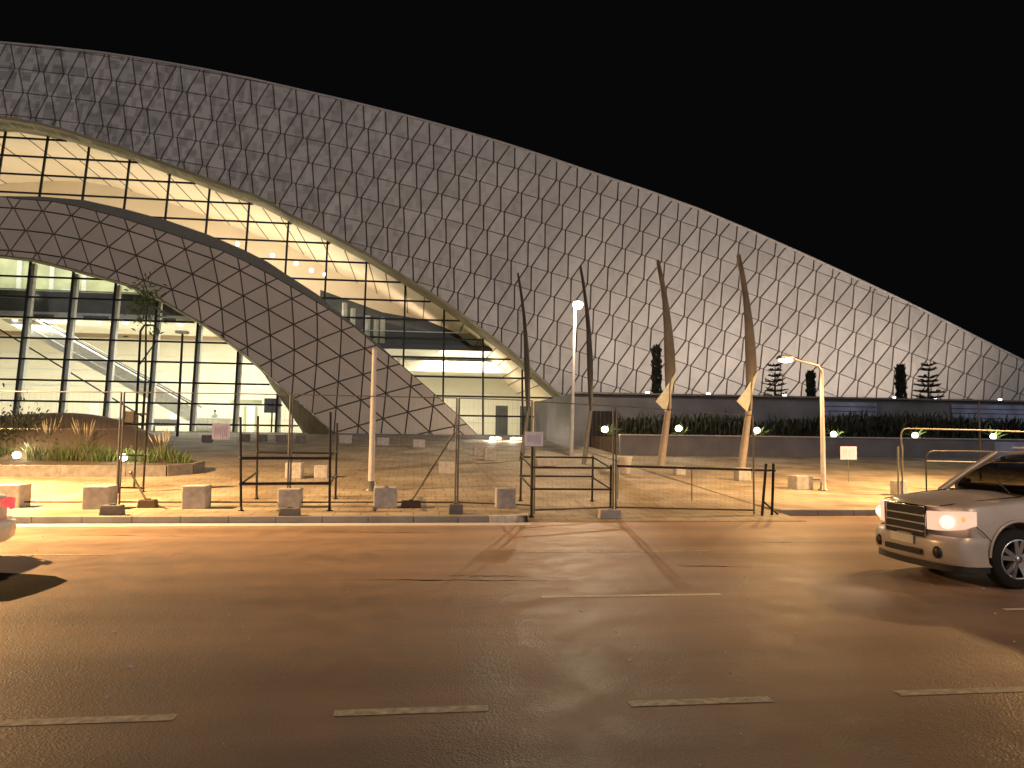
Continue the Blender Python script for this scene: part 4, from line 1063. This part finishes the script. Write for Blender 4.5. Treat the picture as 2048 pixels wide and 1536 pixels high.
def panel(pa, pb, label):
    (ax, ab, at), (bx, bb, bt) = pa, pb
    A, B = onG(ax, ab), onG(bx, bb); TA, TB = onY(ax, at, A.y), onY(bx, bt, B.y)
    A = A + Vector((0, 0, .12)); B = B + Vector((0, 0, .12)); TA.x = A.x; TB.x = B.x
    th = thing('mesh_fence', label, 'fence', (A.x, A.y, A.z - .12), 'temporary mesh fence panels along the kerb')
    b = MB(); b.tube([A - Vector((0, 0, .1)), TA], .024, 8); b.build('post', 'galv', th)
    b = MB(); b.tube([B - Vector((0, 0, .1)), TB], .024, 8); b.build('post', 'galv', th)
    b = MB(); b.tube([TA, TB], .013, 6); b.build('top_rail', 'galv', th)
    b = MB(); b.tube([A, B], .02, 6); b.build('bottom_rail', 'scaffold_rust', th)
    b = MB(); n = int((B - A).length / .12)
    for i in range(1, n):
        t = i / n; b.tube([A.lerp(B, t), TA.lerp(TB, t)], 0.0013, 4, False, False)
    for f in (.33, .66): b.tube([A.lerp(TA, f), B.lerp(TB, f)], 0.0013, 4, False, False)
    b.build('wire_mesh', 'galv', th)
    return A, B, TA, TB
panel((-110, 1014, 782), (232, 1014, 784), 'mesh fence panel running off the left frame edge')
panel((238, 1014, 784), (574, 1014, 789), 'mesh fence panel between the narrow tower and the middle scaffold')
panel((579, 1014, 789), (910, 1014, 796), 'mesh fence panel in front of the arch foot and left street lamp')
panel((915, 1014, 796), (1062, 1020, 801), 'short mesh fence panel before the lit glass bay')
panel((1068, 1030, 803), (1226, 1024, 812), 'short mesh fence panel behind the right scaffold')
panel((1232, 1024, 812), (1508, 1030, 831), 'mesh fence panel across the driveway by the feather masts')
def single(name, label, cat, draw, m, base):
    b = MB(); draw(b); return tag(rehome(b.build(name, m), base), label, cat)
# leaning props
A, B = onG(822, 1004), onY(908, 866, KERB_Y + 1.2)
single('fence_prop', 'long pale tube prop leaning up to the third fence post', 'prop', lambda b: (b.tube([A, B], .028, 8), b.ball(A, .045), b.ball(B, .045)), 'galv', A)
A2, B2 = onG(293, 1002), onY(262, 946, KERB_Y + 1.6)
single('fence_prop', 'short tube prop leaning beside the narrow scaffold tower', 'prop', lambda b: (b.tube([A2, B2], .028, 8), b.ball(A2, .045), b.ball(B2, .045)), 'galv', A2)

# scaffold frames
def frame(name, label, legs, bars, rr=.03, m='scaffold_black', extra=None):
    """legs: (px, base, top) ; bars: (leg i, leg j, y at i, y at j)"""
    P = []
    for (x, yb, yt, xt) in legs:
        q = onG(x, yb); t = onY(xt, yt, q.y); P.append((q, t))
    th = thing(name, label, 'scaffold', P[0][0], 'black tube scaffolds on the pavement')
    for q, t in P:
        b = MB(); b.tube([q, t], rr, 8); b.lathe(q, [(rr * 2.4, 0), (rr * 2.4, .02), (rr * 1.2, .03), (rr * 1.2, .1)], 10); b.build('upright', m, th)
    def at(i, y):
        x, yb, yt, xt = legs[i]; f = (y - yb) / (yt - yb); return P[i][0].lerp(P[i][1], f)
    for (i, j, yi, yj, *r_) in bars:
        a, c = at(i, yi), at(j, yj); b = MB(); b.tube([a, c], (r_[0] if r_ else rr * .85), 8)
        for e in (a, c): b.ball(e, rr * 1.5, 8)
        b.build('rail' if abs(yi - yj) < 18 else 'brace', m, th)
    return th
frame('scaffold', 'middle black scaffold frame with four uprights standing on the kerb pavement',
      [(482, 1022, 834, 481), (659, 1022, 824, 661), (513, 998, 832, 516), (671, 998, 846, 674)],
      [(0, 1, 917, 917, .034), (0, 1, 968, 967, .034), (2, 3, 905, 907, .028), (0, 2, 968, 945), (1, 3, 968, 950), (1, 3, 917, 903)])
frame('scaffold', 'right black scaffold frame behind the white notice and kerb nose',
      [(1063, 1034, 893, 1065), (1221, 1022, 930, 1222), (1041, 1002, 905, 1043), (1184, 1003, 912, 1186)],
      [(0, 1, 935, 936), (0, 1, 978, 979), (2, 3, 914, 915), (2, 3, 952, 953), (2, 0, 912, 936), (3, 1, 914, 936), (2, 0, 953, 977), (3, 1, 955, 978)])
tw = frame('scaffold_tower', 'narrow black scaffold tower beside the planted island',
      [(236, 986, 812, 249), (286, 984, 806, 296), (268, 976, 830, 275)],
      [(0, 1, 828, 828), (0, 1, 849, 850), (0, 1, 911, 911), (0, 1, 975, 976)])
q = onY(260, 846, onG(236, 986).y + .1); b = MB(); b.box(q + Vector((0, 0, .17)), (.28, .22, .34), bev=.02); b.bar(q + Vector((-.2, 0, -.01)), q + Vector((.2, 0, -.01)), .05); b.build('control_box', 'suv_trim', tw)

# barrier rail across the driveway and gate posts
A, B = onG(1232, 998), onG(1551, 1004)
A = Vector((A.x, A.y, 0)); za, zb = onY(1232, 932, A.y), onY(1551, 941, B.y)
th = thing('driveway_barrier', 'long dark handrail barrier closing the driveway below the feather masts', 'barrier', onG(1232, 998))
b = MB(); b.tube([za, zb], .035, 8); b.build('rail', 'scaffold_black', th)
for px in (1236, 1384): q = onG(px, 1000); t = za.lerp(zb, (px - 1232) / 319); b = MB(); b.tube([Vector((t.x, t.y, q.z)), t], .02, 8); b.build('post', 'galv', th)
gt = thing('gate', 'pair of black gate posts with a slanting stay at the driveway end', 'gate', onG(1524, 1031))
for (x, yb, yt, xt) in ((1524, 1031, 930, 1532), (1544, 1030, 930, 1547)):
    q = onG(x, yb); b = MB(); b.tube([q, onY(xt, yt, q.y)], .036, 8); b.ball(onY(xt, yt, q.y), .045, 8); b.build('post', 'scaffold_black', gt)
q = onG(1556, 1029); b = MB(); b.tube([q, onY(1527, 1003, onG(1524, 1031).y)], .022, 8); b.build('stay', 'scaffold_black', gt)
# steel pipe gates on the right
gate = thing('pipe_gate', 'tall round cornered steel pipe gate behind the bonnet of the silver vehicle', 'gate', onG(1797, 992))
Y = onG(1797, 992).y
for px in (1797, 1805): b = MB(); q = onG(px, 992); b.tube([Vector((q.x, Y, q.z)), onY(px - 1, 893 if px < 1800 else 890, Y)], .03, 8); b.build('post', 'grey_pipe', gate)
path = [onY(1803, 895, Y), onY(1802, 872, Y)] + [onY(1803 + 10 * (1 - math.cos(a)), 868 - 11 * math.sin(a), Y) for a in (.3, .7, 1.1, 1.5)] + [onY(1950, 860, Y), onY(2060, 864, Y), onY(2200, 868, Y)]
b = MB(); b.tube(path, .022, 8); b.build('hoop', 'grey_pipe', gate)
q = onG(2200, 1000); b = MB(); b.tube([Vector((onY(2200, 868, Y).x, Y, q.z)), onY(2200, 868, Y)], .03, 8); b.build('post', 'grey_pipe', gate)
g2 = thing('pipe_barrier', 'low round cornered pipe barrier right of the tall pipe gate', 'barrier', onG(1853, 982))
Y = onG(1853, 982).y
path = [onG(1853, 982), onY(1852, 918, Y)] + [onY(1853 + 14 * (1 - math.cos(a)), 914 - 12 * math.sin(a), Y) for a in (.3, .7, 1.1, 1.5)] + [onY(1920, 902, Y), onY(2010, 904, Y), onY(2090, 906, Y)]
q = onG(2092, 985); path += [Vector((path[-1].x + .1, Y, path[-1].z - .15)), Vector((path[-1].x + .1, Y, G(path[-1].x, Y)))]
b = MB(); b.tube(path, .026, 8); b.build('hoop', 'scaffold_black', g2)
b = MB(); b.tube([onY(1853, 922, Y), onY(2090, 927, Y)], .02, 8); b.build('rail', 'grey_pipe', g2)
q = onG(1962, 962); t = onY(1958, 805, q.y)
th = thing('sign_pole', 'thin dark bare pole behind the pipe barriers at the right', 'pole', q)
b = MB(); b.tube([q, t], [.04, .032], 8); b.build('pole', 'scaffold_black', th)
b = MB(); b.lathe(q, [(.11, 0), (.11, .03), (.05, .05)], 10); b.build('base_plate', 'grey_pipe', th)
p, q = onG(1992, 935), onG(2110, 940); b = MB(); zz = onY(2010, 884, p.y).z
b.box(((p.x + q.x) / 2, p.y, (zz + p.z) / 2), (q.x - p.x, .08, zz - p.z), bev=.01); b.box((p.x + .03, p.y - .07, (zz + p.z) / 2 - .05), (.06, .06, zz - p.z))
tag(rehome(b.build('blue_light_panel', 'blue_light_tone'), (p.x, p.y, p.z)), 'lilac flat panel painted as bluish light on the wall above the silver vehicle roof', 'blue_light_panel')  # panel added to stand for bluish light on the wall

# notices
def notice(px, py, wpx, hpx, Y, label, sheet='paper_front_lit'):
    q = onY(px, py, Y); k = 1 / pxm(q)
    th = thing('notice', label, 'sign', q, 'pale paper notices on the fences')
    b = MB(); b.box(q, (wpx * k, .012, hpx * k)); b.build('sheet', sheet, th)
    b = MB(); n = 7
    for i in range(n):
        x = q.x + (i - (n - 1) / 2) * wpx * k * .11; b.box((x, Y - .0085, q.z + random.uniform(-.03, .03) * hpx * k), (wpx * k * .035, .003, hpx * k * random.uniform(.45, .75)))
    b.build('print', 'ink', th)
    return q
FY = KERB_Y + 1.0
notice(1068, 878, 37, 29, FY - .06, 'white paper notice on the fence post of the right scaffold')
notice(1697, 906, 35, 26, onG(1697, 965).y, 'pale paper notice right of the right street lamp', 'paper')
notice(442, 863, 34, 32, FY - .05, 'bluish paper notice on the mesh fence left of the middle scaffold')
q = onY(1697, 919, onG(1697, 965).y); q2 = onG(1697, 965)
th = thing('notice_stake', 'thin steel stake carrying the notice right of the right street lamp', 'post', q2)
b = MB(); b.tube([q2, onY(1697, 900, q2.y) + Vector((0, .03, 0))], .012, 6); b.build('stake', 'galv', th)

# ================================================================== vehicles
def loft(stations, sec, sub=2):
    """stations along x; sec(st) gives the half section (y, z) from the bottom centre to the top centre"""
    rings = []
    for st in stations:
        h = sec(st); full = [(-y, z) for y, z in h] + [(y, z) for y, z in h[-2:0:-1]]
        rings.append([(st[0] + (st[4] if len(st) > 4 else 0) * (abs(y) / max(st[1], .01)) ** 2.5, y, z) for y, z in full])
    n = len(rings[0]); bm = bmesh.new(); V = [[bm.verts.new(p) for p in r_] for r_ in rings]
    for i in range(len(V) - 1):
        for k in range(n): bm.faces.new((V[i][k], V[i][(k + 1) % n], V[i + 1][(k + 1) % n], V[i + 1][k]))
    bm.faces.new(V[0][::-1]); bm.faces.new(V[-1])
    bmesh.ops.recalc_face_normals(bm, faces=bm.faces)
    me = bpy.data.meshes.new('loft'); bm.to_mesh(me); bm.free(); return me
def finish(me, name, m, parent, place, sub=2, cutters=()):
    o = bpy.data.objects.new(name + '_tmp', me); COL.objects.link(o); tmp = [o]
    if sub: s_ = o.modifiers.new('u', 'SUBSURF'); s_.levels = sub; s_.render_levels = sub
    for c in cutters:
        co = bpy.data.objects.new('cut_tmp', c); COL.objects.link(co); tmp.append(co)
        bo = o.modifiers.new('b', 'BOOLEAN'); bo.operation = 'DIFFERENCE'; bo.object = co; bo.solver = 'EXACT'
    bpy.context.view_layer.update()
    dg = bpy.context.evaluated_depsgraph_get(); ne = bpy.data.meshes.new_from_object(o.evaluated_get(dg))
    for t in tmp: bpy.data.objects.remove(t)
    ne.materials.clear(); ne.materials.append(M[m]); ne.transform(place)
    bm = bmesh.new(); bm.from_mesh(ne)
    for f in bm.faces: f.smooth = True; f.material_index = 0
    for e in bm.edges:
        if len(e.link_faces) == 2 and e.calc_face_angle(0) > R(38): e.smooth = False
    bm.to_mesh(ne); bm.free()
    n = bpy.data.objects.new(name, ne); COL.objects.link(n); n.parent = parent; return n
def cyl_mesh(x, y0, y1, z, r_):
    b = MB(); b.lathe((x, 0, z), [(r_, y0), (r_, y1)], 40, 'Y', False)
    me = bpy.data.meshes.new('cut'); me.from_pydata([tuple(v) for v in b.v], [], b.f)
    bm = bmesh.new(); bm.from_mesh(me); bmesh.ops.recalc_face_normals(bm, faces=bm.faces); bm.to_mesh(me); bm.free(); return me
def wheel(parent, T, x, y, r_, side, wname='wheel'):
    wr = bpy.data.objects.new(wname, None); COL.objects.link(wr); wr.parent = parent
    loc = Vector(parent.location)
    def put(b, name, m):
        b.v = [T @ v + loc for v in b.v]; return b.build(name, m, wr)
    wd = .24; prof = [(r_ * .64, -wd / 2), (r_ * .92, -wd / 2), (r_ * .985, -wd * .36), (r_, -wd * .2), (r_, wd * .2), (r_ * .985, wd * .36), (r_ * .92, wd / 2), (r_ * .64, wd / 2)]
    b = MB(); b.lathe((x, y, r_), prof, 36, 'Y', cap=False); b.lathe((x, y - side * .03, r_), [(r_ * .66, -.01), (r_ * .66, .01)], 36, 'Y'); put(b, 'tyre', 'tyre')
    b = MB(); rr = r_ * .66; yf = y + side * wd * .44
    b.lathe((x, y, r_), [(rr, -wd * .42), (rr * .97, -wd * .1), (rr * .97, wd * .1), (rr, wd * .42)], 32, 'Y', cap=False)
    for k in range(5):
        a0 = 2 * math.pi * k / 5 + .3
        for da in (-.13, .13):
            a = a0 + da; c = Vector((x + math.cos(a) * rr * .1, yf - side * .03, r_ + math.sin(a) * rr * .1)); e = Vector((x + math.cos(a0 + da * 1.7) * rr * .97, yf, r_ + math.sin(a0 + da * 1.7) * rr * .97))
            b.bar(c, e, .06, .06)
    b.lathe((x, yf - side * .02, r_), [(rr * .2, -.03), (rr * .2, .02), (rr * .1, .035)], 16, 'Y')
    for k in range(1): b.tube([(x + math.cos(a) * rr * .97, yf, r_ + math.sin(a) * rr * .97) for a in [2 * math.pi * i / 32 for i in range(33)]], .02, 6, True, False)
    put(b, 'rim', 'rim_alloy')

glass_mat('cabin_glass', (0.34, 0.33, 0.30), 0.07)
def suv():
    c = onZ(2036, 1179, 0)
    W = .93; org = Vector((c.x - .98, c.y + W - .05, 0))
    th = thing('suv', 'silver family four wheel drive with lit headlights driving past the kerb', 'car', org)
    T = Matrix.Identity(4); I = Matrix.Diagonal((1, 1, 1.09, 1))
    ZS = 1.09; up = lambda vs: [Vector((v.x, v.y, v.z * ZS)) + org for v in vs]
    P = lambda b, name, m: (setattr(b, 'v', up(b.v)), b.build(name, m, th))[1]
    st = [(0.0, .78, .40, .92, .26), (.03, .80, .34, .97, .25), (.10, .86, .30, 1.0, .19), (.22, .90, .28, 1.03, .10), (.5, .93, .28, 1.06, .02), (.9, .935, .28, 1.09), (1.3, .935, .28, 1.12), (1.6, .935, .28, 1.12), (2.6, .935, .28, 1.12), (3.9, .93, .28, 1.12), (4.4, .91, .30, 1.10), (4.62, .87, .36, 1.06), (4.68, .80, .42, 1.0)]
    def sec(s):
        x, w_, zb, zt = s[:4]; h = zt - zb
        return [(0, zb), (.72 * w_, zb), (.95 * w_, zb + .05), (w_, zb + .2 * h), (w_, zb + .5 * h), (.985 * w_, zb + .78 * h), (.95 * w_, zt - .025), (.86 * w_, zt + .005), (.5 * w_, zt + .035), (0, zt + .045)]
    cut = [cyl_mesh(.98, -1.2, -.55, .40, .435), cyl_mesh(.98, .55, 1.2, .40, .435), cyl_mesh(3.78, -1.2, -.55, .40, .435), cyl_mesh(3.78, .55, 1.2, .40, .435)]
    finish(loft(st, sec), 'body', 'suv_paint', th, I, 2, cut)
    # greenhouse glass, roof and pillars
    gs_ = [(1.22, .80, 1.08, 1.13), (1.62, .79, 1.08, 1.42), (2.02, .775, 1.08, 1.655), (2.6, .77, 1.08, 1.685), (3.6, .77, 1.08, 1.675), (4.25, .75, 1.08, 1.63), (4.55, .72, 1.08, 1.2)]
    def gsec(s):
        x, w_, zb, zt = s[:4]; f = (zt - 1.08) / .6
        return [(0, zb), (.9, zb), (.9, zb + .02), (.9 - .16 * f, zt - .06 * f), (.86 - .2 * f, zt - .02 * f), (.45, zt + .005), (0, zt + .012)]
    finish(loft(gs_, gsec), 'window_glass', 'cabin_glass', th, I, 1)
    b = MB(); b.box((1.62, 0, 1.17), (.5, 1.5, .12), bev=.04); b.tube([(1.95 + .16 * math.cos(a) * .4, -.38 + .18 * math.sin(a), 1.22 + .17 * math.cos(a)) for a in [6.2832 * q / 20 for q in range(21)]], .018, 6); P(b, 'dashboard', 'suv_trim')
    for sy in (-.38, .38):
        b = MB(); b.box((2.62, sy, 1.24), (.16, .5, .5), bev=.06); b.box((2.66, sy, 1.56), (.1, .28, .16), bev=.04); P(b, 'seat', 'concrete_dark')
    b = MB(); b.box((3.6, 0, 1.26), (.16, 1.4, .5), bev=.06); P(b, 'rear_seat', 'concrete_dark')
    rs = [(1.98, .62, 1.65, 1.665), (2.2, .70, 1.665, 1.70), (2.8, .715, 1.67, 1.72), (3.6, .715, 1.66, 1.71), (4.25, .69, 1.61, 1.66), (4.42, .62, 1.56, 1.58)]
    finish(loft(rs, lambda s: [(0, s[2]), (s[1] * .9, s[2] - .01), (s[1], s[2]), (s[1] * .95, s[3] - .012), (s[1] * .5, s[3]), (0, s[3] + .004)]), 'roof', 'suv_paint', th, I, 1)
    for sd in (-1, 1):
        b = MB(); b.tube([(1.2, sd * .885, 1.10), (1.62, sd * .80, 1.39), (2.05, sd * .70, 1.665)], [.05, .045, .04], 8); P(b, 'pillar', 'suv_paint')
        b = MB(); b.tube([(2.75, sd * .905, 1.1), (2.8, sd * .735, 1.66)], .05, 8); P(b, 'pillar', 'suv_trim')
        b = MB(); b.tube([(4.5, sd * .88, 1.1), (4.25, sd * .72, 1.62)], .06, 8); P(b, 'pillar', 'suv_paint')
        b = MB(); b.box((1.72, sd * 1.03, 1.2), (.16, .22, .17), bev=.05); P(b, 'mirror', 'suv_paint')
        b = MB(); b.box((2.55, sd * .945, .98), (.2, .03, .035), bev=.01); P(b, 'door_handle', 'chrome')
        b = MB(); b.box((2.42, sd * .936, .72), (.012, .02, .8)); b.box((3.35, sd * .936, .76), (.012, .02, .7)); b.box((1.5, sd * .937, .74), (.012, .02, .76)); P(b, 'door_gap', 'suv_trim')
        b = MB(); b.tube([(2.3, sd * .66, 1.745), (4.1, sd * .65, 1.715)], .018, 8); P(b, 'roof_rail', 'chrome')
        # arch lip
        for xc in (.98, 3.78):
            b = MB(); b.tube([(xc + math.cos(a) * .445, sd * .935, .40 + math.sin(a) * .445) for a in [math.pi * i / 20 for i in range(21)]], .022, 6); P(b, 'arch_lip', 'suv_paint')
        b = MB(); b.tube([(.06, sd * .62, 1.005), (.6, sd * .70, 1.075), (1.2, sd * .74, 1.13)], .008, 6); P(b, 'bonnet_gap', 'suv_trim')
        b = MB(); b.tube([(.34, sd * .938, .775), (.44, sd * .95, .70), (.545, sd * .957, .60)], .006, 6); P(b, 'bumper_gap', 'suv_trim')
        # headlamp : wraps from the grille round the corner
        hl = [(-.005, .46), (.03, .62), (.10, .76), (.22, .86), (.36, .915)]
        lo = [.70, .70, .71, .73, .78]; hi = [.93, .935, .945, .955, .955]
        gr = [[Vector((x - .028, sd * (y + .008), lo[i] + (hi[i] - lo[i]) * k / 3)) for k in range(4)] for i, (x, y) in enumerate(hl)]
        b = MB(); b.sheet(gr); gb = [[v + Vector((.05, -sd * .02, 0)) for v in r_] for r_ in gr]
        for e in (0, -1): b.sheet([gr[e], gb[e]])
        b.sheet([[r_[0] for r_ in gr], [r_[0] for r_ in gb]]); b.sheet([[r_[-1] for r_ in gr], [r_[-1] for r_ in gb]]); P(b, 'headlight', 'head_lens')
        hp = [o for o in bpy.data.objects if o.parent == th and o.name.startswith('headlight')][-1]
        b = MB(); b.ball((.055, sd * .70, .80), .07, 12, (.5, 1.1, .9)); b.v = up(b.v); b.build('bulb', 'head_bulb', hp)
        b = MB(); b.ball((.075, sd * .705, .815), .105, 14, (.6, 1.35, .85)); b.v = up(b.v); b.build('glare_halo', 'head_glow', hp)  # glowing ball added to imitate the glare around the bulb
        b = MB(); b.ball((.215, sd * .87, .86), .045, 10, (.9, .5, .9)); b.v = up(b.v); b.build('indicator', 'amber_lens', hp)
        b = MB(); b.lathe((.0, sd * .64, .43), [(.05, -.05), (.075, -.03), (.075, .03)], 14, 'X'); P(b, 'fog_lamp', 'suv_trim')
        light('headlamp_beam', 'SPOT', org + Vector((-.1, sd * .7, .78)), 60, (1, .9, .78), th, radius=.06, aim=(-1, -.05, -.10), spot=R(80), blend=.7)
        for xw in (.98, 3.78): wheel(th, T, xw, sd * .80, .405, sd)
        b = MB(); b.box((4.66, sd * .74, .95), (.1, .2, .3), bev=.03); P(b, 'tail_lamp', 'tail_lens')
    # grille with surround and bars
    b = MB(); b.box((-.012, 0, .78), (.06, .86, .40), bev=.02); P(b, 'grille', 'suv_trim')
    gp = [o for o in bpy.data.objects if o.parent == th and o.name.startswith('grille')][-1]
    b = MB()
    for z in (.66, .76, .86): b.box((-.045, 0, z), (.03, .84, .022), bev=.006)
    b.v = up(b.v); b.build('grille_bar', 'chrome', gp)
    b = MB(); b.tube([(-.04, .44, .59), (-.04, .45, .98), (-.04, -.45, .98), (-.04, -.44, .59), (-.04, .44, .59)], .018, 6); b.v = up(b.v); b.build('grille_surround', 'chrome', gp)
    # bumper, intake and lower lip
    bs = [(.50, -.955), (.30, -.95), (.15, -.915), (.03, -.80), (-.04, -.5), (-.08, 0), (-.04, .5), (.03, .80), (.15, .915), (.30, .95), (.50, .955)]
    gr = []
    for z, o_ in ((.285, .05), (.33, .005), (.44, -.01), (.55, -.005), (.60, .015), (.635, .07)): gr.append([Vector((x + o_, y, z)) for x, y in bs])
    b = MB(); b.sheet(gr); P(b, 'bumper', 'suv_paint')
    b = MB(); b.box((-.083, 0, .40), (.03, .8, .075), bev=.01); P(b, 'air_intake', 'suv_trim')
    b = MB(); gr = [[Vector((x + .03, y * .985, z)) for x, y in bs] for z in (.21, .29)]; b.sheet(gr); P(b, 'lower_lip', 'suv_trim')
    b = MB(); b.box((-.095, 0, .54), (.012, .5, .11), bev=.004); P(b, 'number_plate', 'white_paint')
    b = MB(); b.box((1.24, 0, 1.135), (.08, 1.4, .03), bev=.01); b.tube([(1.25, -.5, 1.15), (1.45, .0, 1.30)], .01, 6); P(b, 'wiper', 'suv_trim')
    b = MB(); b.box((2.3, 0, .26), (3.6, 1.4, .12)); P(b, 'underbody', 'suv_trim')
    return th
suv()

def sedan():
    c = onZ(22, 1098, .26); org = Vector((c.x - .52, c.y + .45, 0))     # rear centre, car heads to -X
    th = thing('white_car', 'white saloon car leaving at the left edge with red tail lamp', 'car', org)
    P = lambda b, name, m: (setattr(b, 'v', [v + org for v in b.v]), b.build(name, m, th))[1]
    st = [(0.0, .76, .38, .86, -.16), (-.04, .80, .30, .92, -.14), (-.12, .86, .27, .97, -.08), (-.5, .89, .25, .99), (-1.2, .90, .24, .97), (-2.2, .90, .24, .95), (-3.2, .90, .24, .94), (-3.9, .88, .25, .88), (-4.35, .83, .27, .78), (-4.5, .74, .34, .7)]
    def sec(s):
        x, w_, zb, zt = s[:4]; h = zt - zb
        return [(0, zb), (.72 * w_, zb), (.95 * w_, zb + .05), (w_, zb + .2 * h), (w_, zb + .5 * h), (.985 * w_, zb + .8 * h), (.94 * w_, zt - .02), (.86 * w_, zt), (.5 * w_, zt + .02), (0, zt + .025)]
    cut = [cyl_mesh(x, a, b_, .34, .37) for x in (-.95, -3.65) for a, b_ in ((-1.2, -.55), (.55, 1.2))]
    finish(loft(st, sec), 'body', 'white_car', th, Matrix.Identity(4), 2, cut)
    gs_ = [(-.75, .7, .92, .98), (-1.25, .7, .92, 1.36), (-1.7, .7, .92, 1.43), (-2.5, .7, .92, 1.42), (-3.3, .7, .92, .98)]
    def gsec(s):
        f = (s[3] - .92) / .5; return [(0, s[2]), (.84, s[2]), (.84, s[2] + .02), (.84 - .16 * f, s[3] - .05 * f), (.8 - .2 * f, s[3] - .015 * f), (.4, s[3]), (0, s[3] + .01)]
    finish(loft(gs_, gsec), 'window_glass', 'car_glass', th, Matrix.Identity(4), 1)
    rs = [(-1.2, .55, 1.36, 1.375), (-1.4, .62, 1.40, 1.43), (-2.3, .62, 1.41, 1.45), (-2.6, .55, 1.39, 1.40)]
    finish(loft(rs, lambda s: [(0, s[2]), (s[1] * .9, s[2]), (s[1], s[2]), (s[1] * .95, s[3] - .01), (s[1] * .5, s[3]), (0, s[3])]), 'roof', 'white_car', th, Matrix.Identity(4), 1)
    for sd in (-1, 1):
        b = MB(); b.tube([(-.72, sd * .80, .98), (-1.3, sd * .64, 1.39)], .05, 8); b.tube([(-2.0, sd * .86, .97), (-2.0, sd * .66, 1.41)], .04, 8); b.tube([(-3.35, sd * .8, .96), (-2.55, sd * .62, 1.40)], .04, 8); P(b, 'pillar', 'white_car')
        gr = []
        for x, y in ((.015, .44), (.01, .6), (-.05, .74), (-.16, .845), (-.3, .888)): gr.append([Vector((x + .01, sd * (y + .012), z)) for z in (.74, .82, .90)])
        b = MB(); b.sheet(gr); P(b, 'tail_lamp', 'tail_lens')
        for xw in (-.95, -3.65): wheel(th, Matrix.Identity(4), xw, sd * .78, .325, sd)
        b = MB(); b.box((-1.85, sd * .905, .8), (.2, .03, .03), bev=.008); P(b, 'door_handle', 'white_car')
    bs = [(-.22, -.895), (-.03, -.78), (.05, -.45), (.08, 0), (.05, .45), (-.03, .78), (-.22, .895)]
    b = MB(); b.sheet([[Vector((x + o_, y, z)) for x, y in bs] for z, o_ in ((.25, -.06), (.30, -.01), (.42, .01), (.55, .0), (.60, -.05))]); P(b, 'bumper', 'white_car')
    b = MB(); b.box((.045, 0, .74), (.012, .5, .11)); P(b, 'number_plate', 'white_paint')
    b = MB(); b.box((-2.2, 0, .22), (3.6, 1.4, .1)); P(b, 'underbody', 'suv_trim')
sedan()
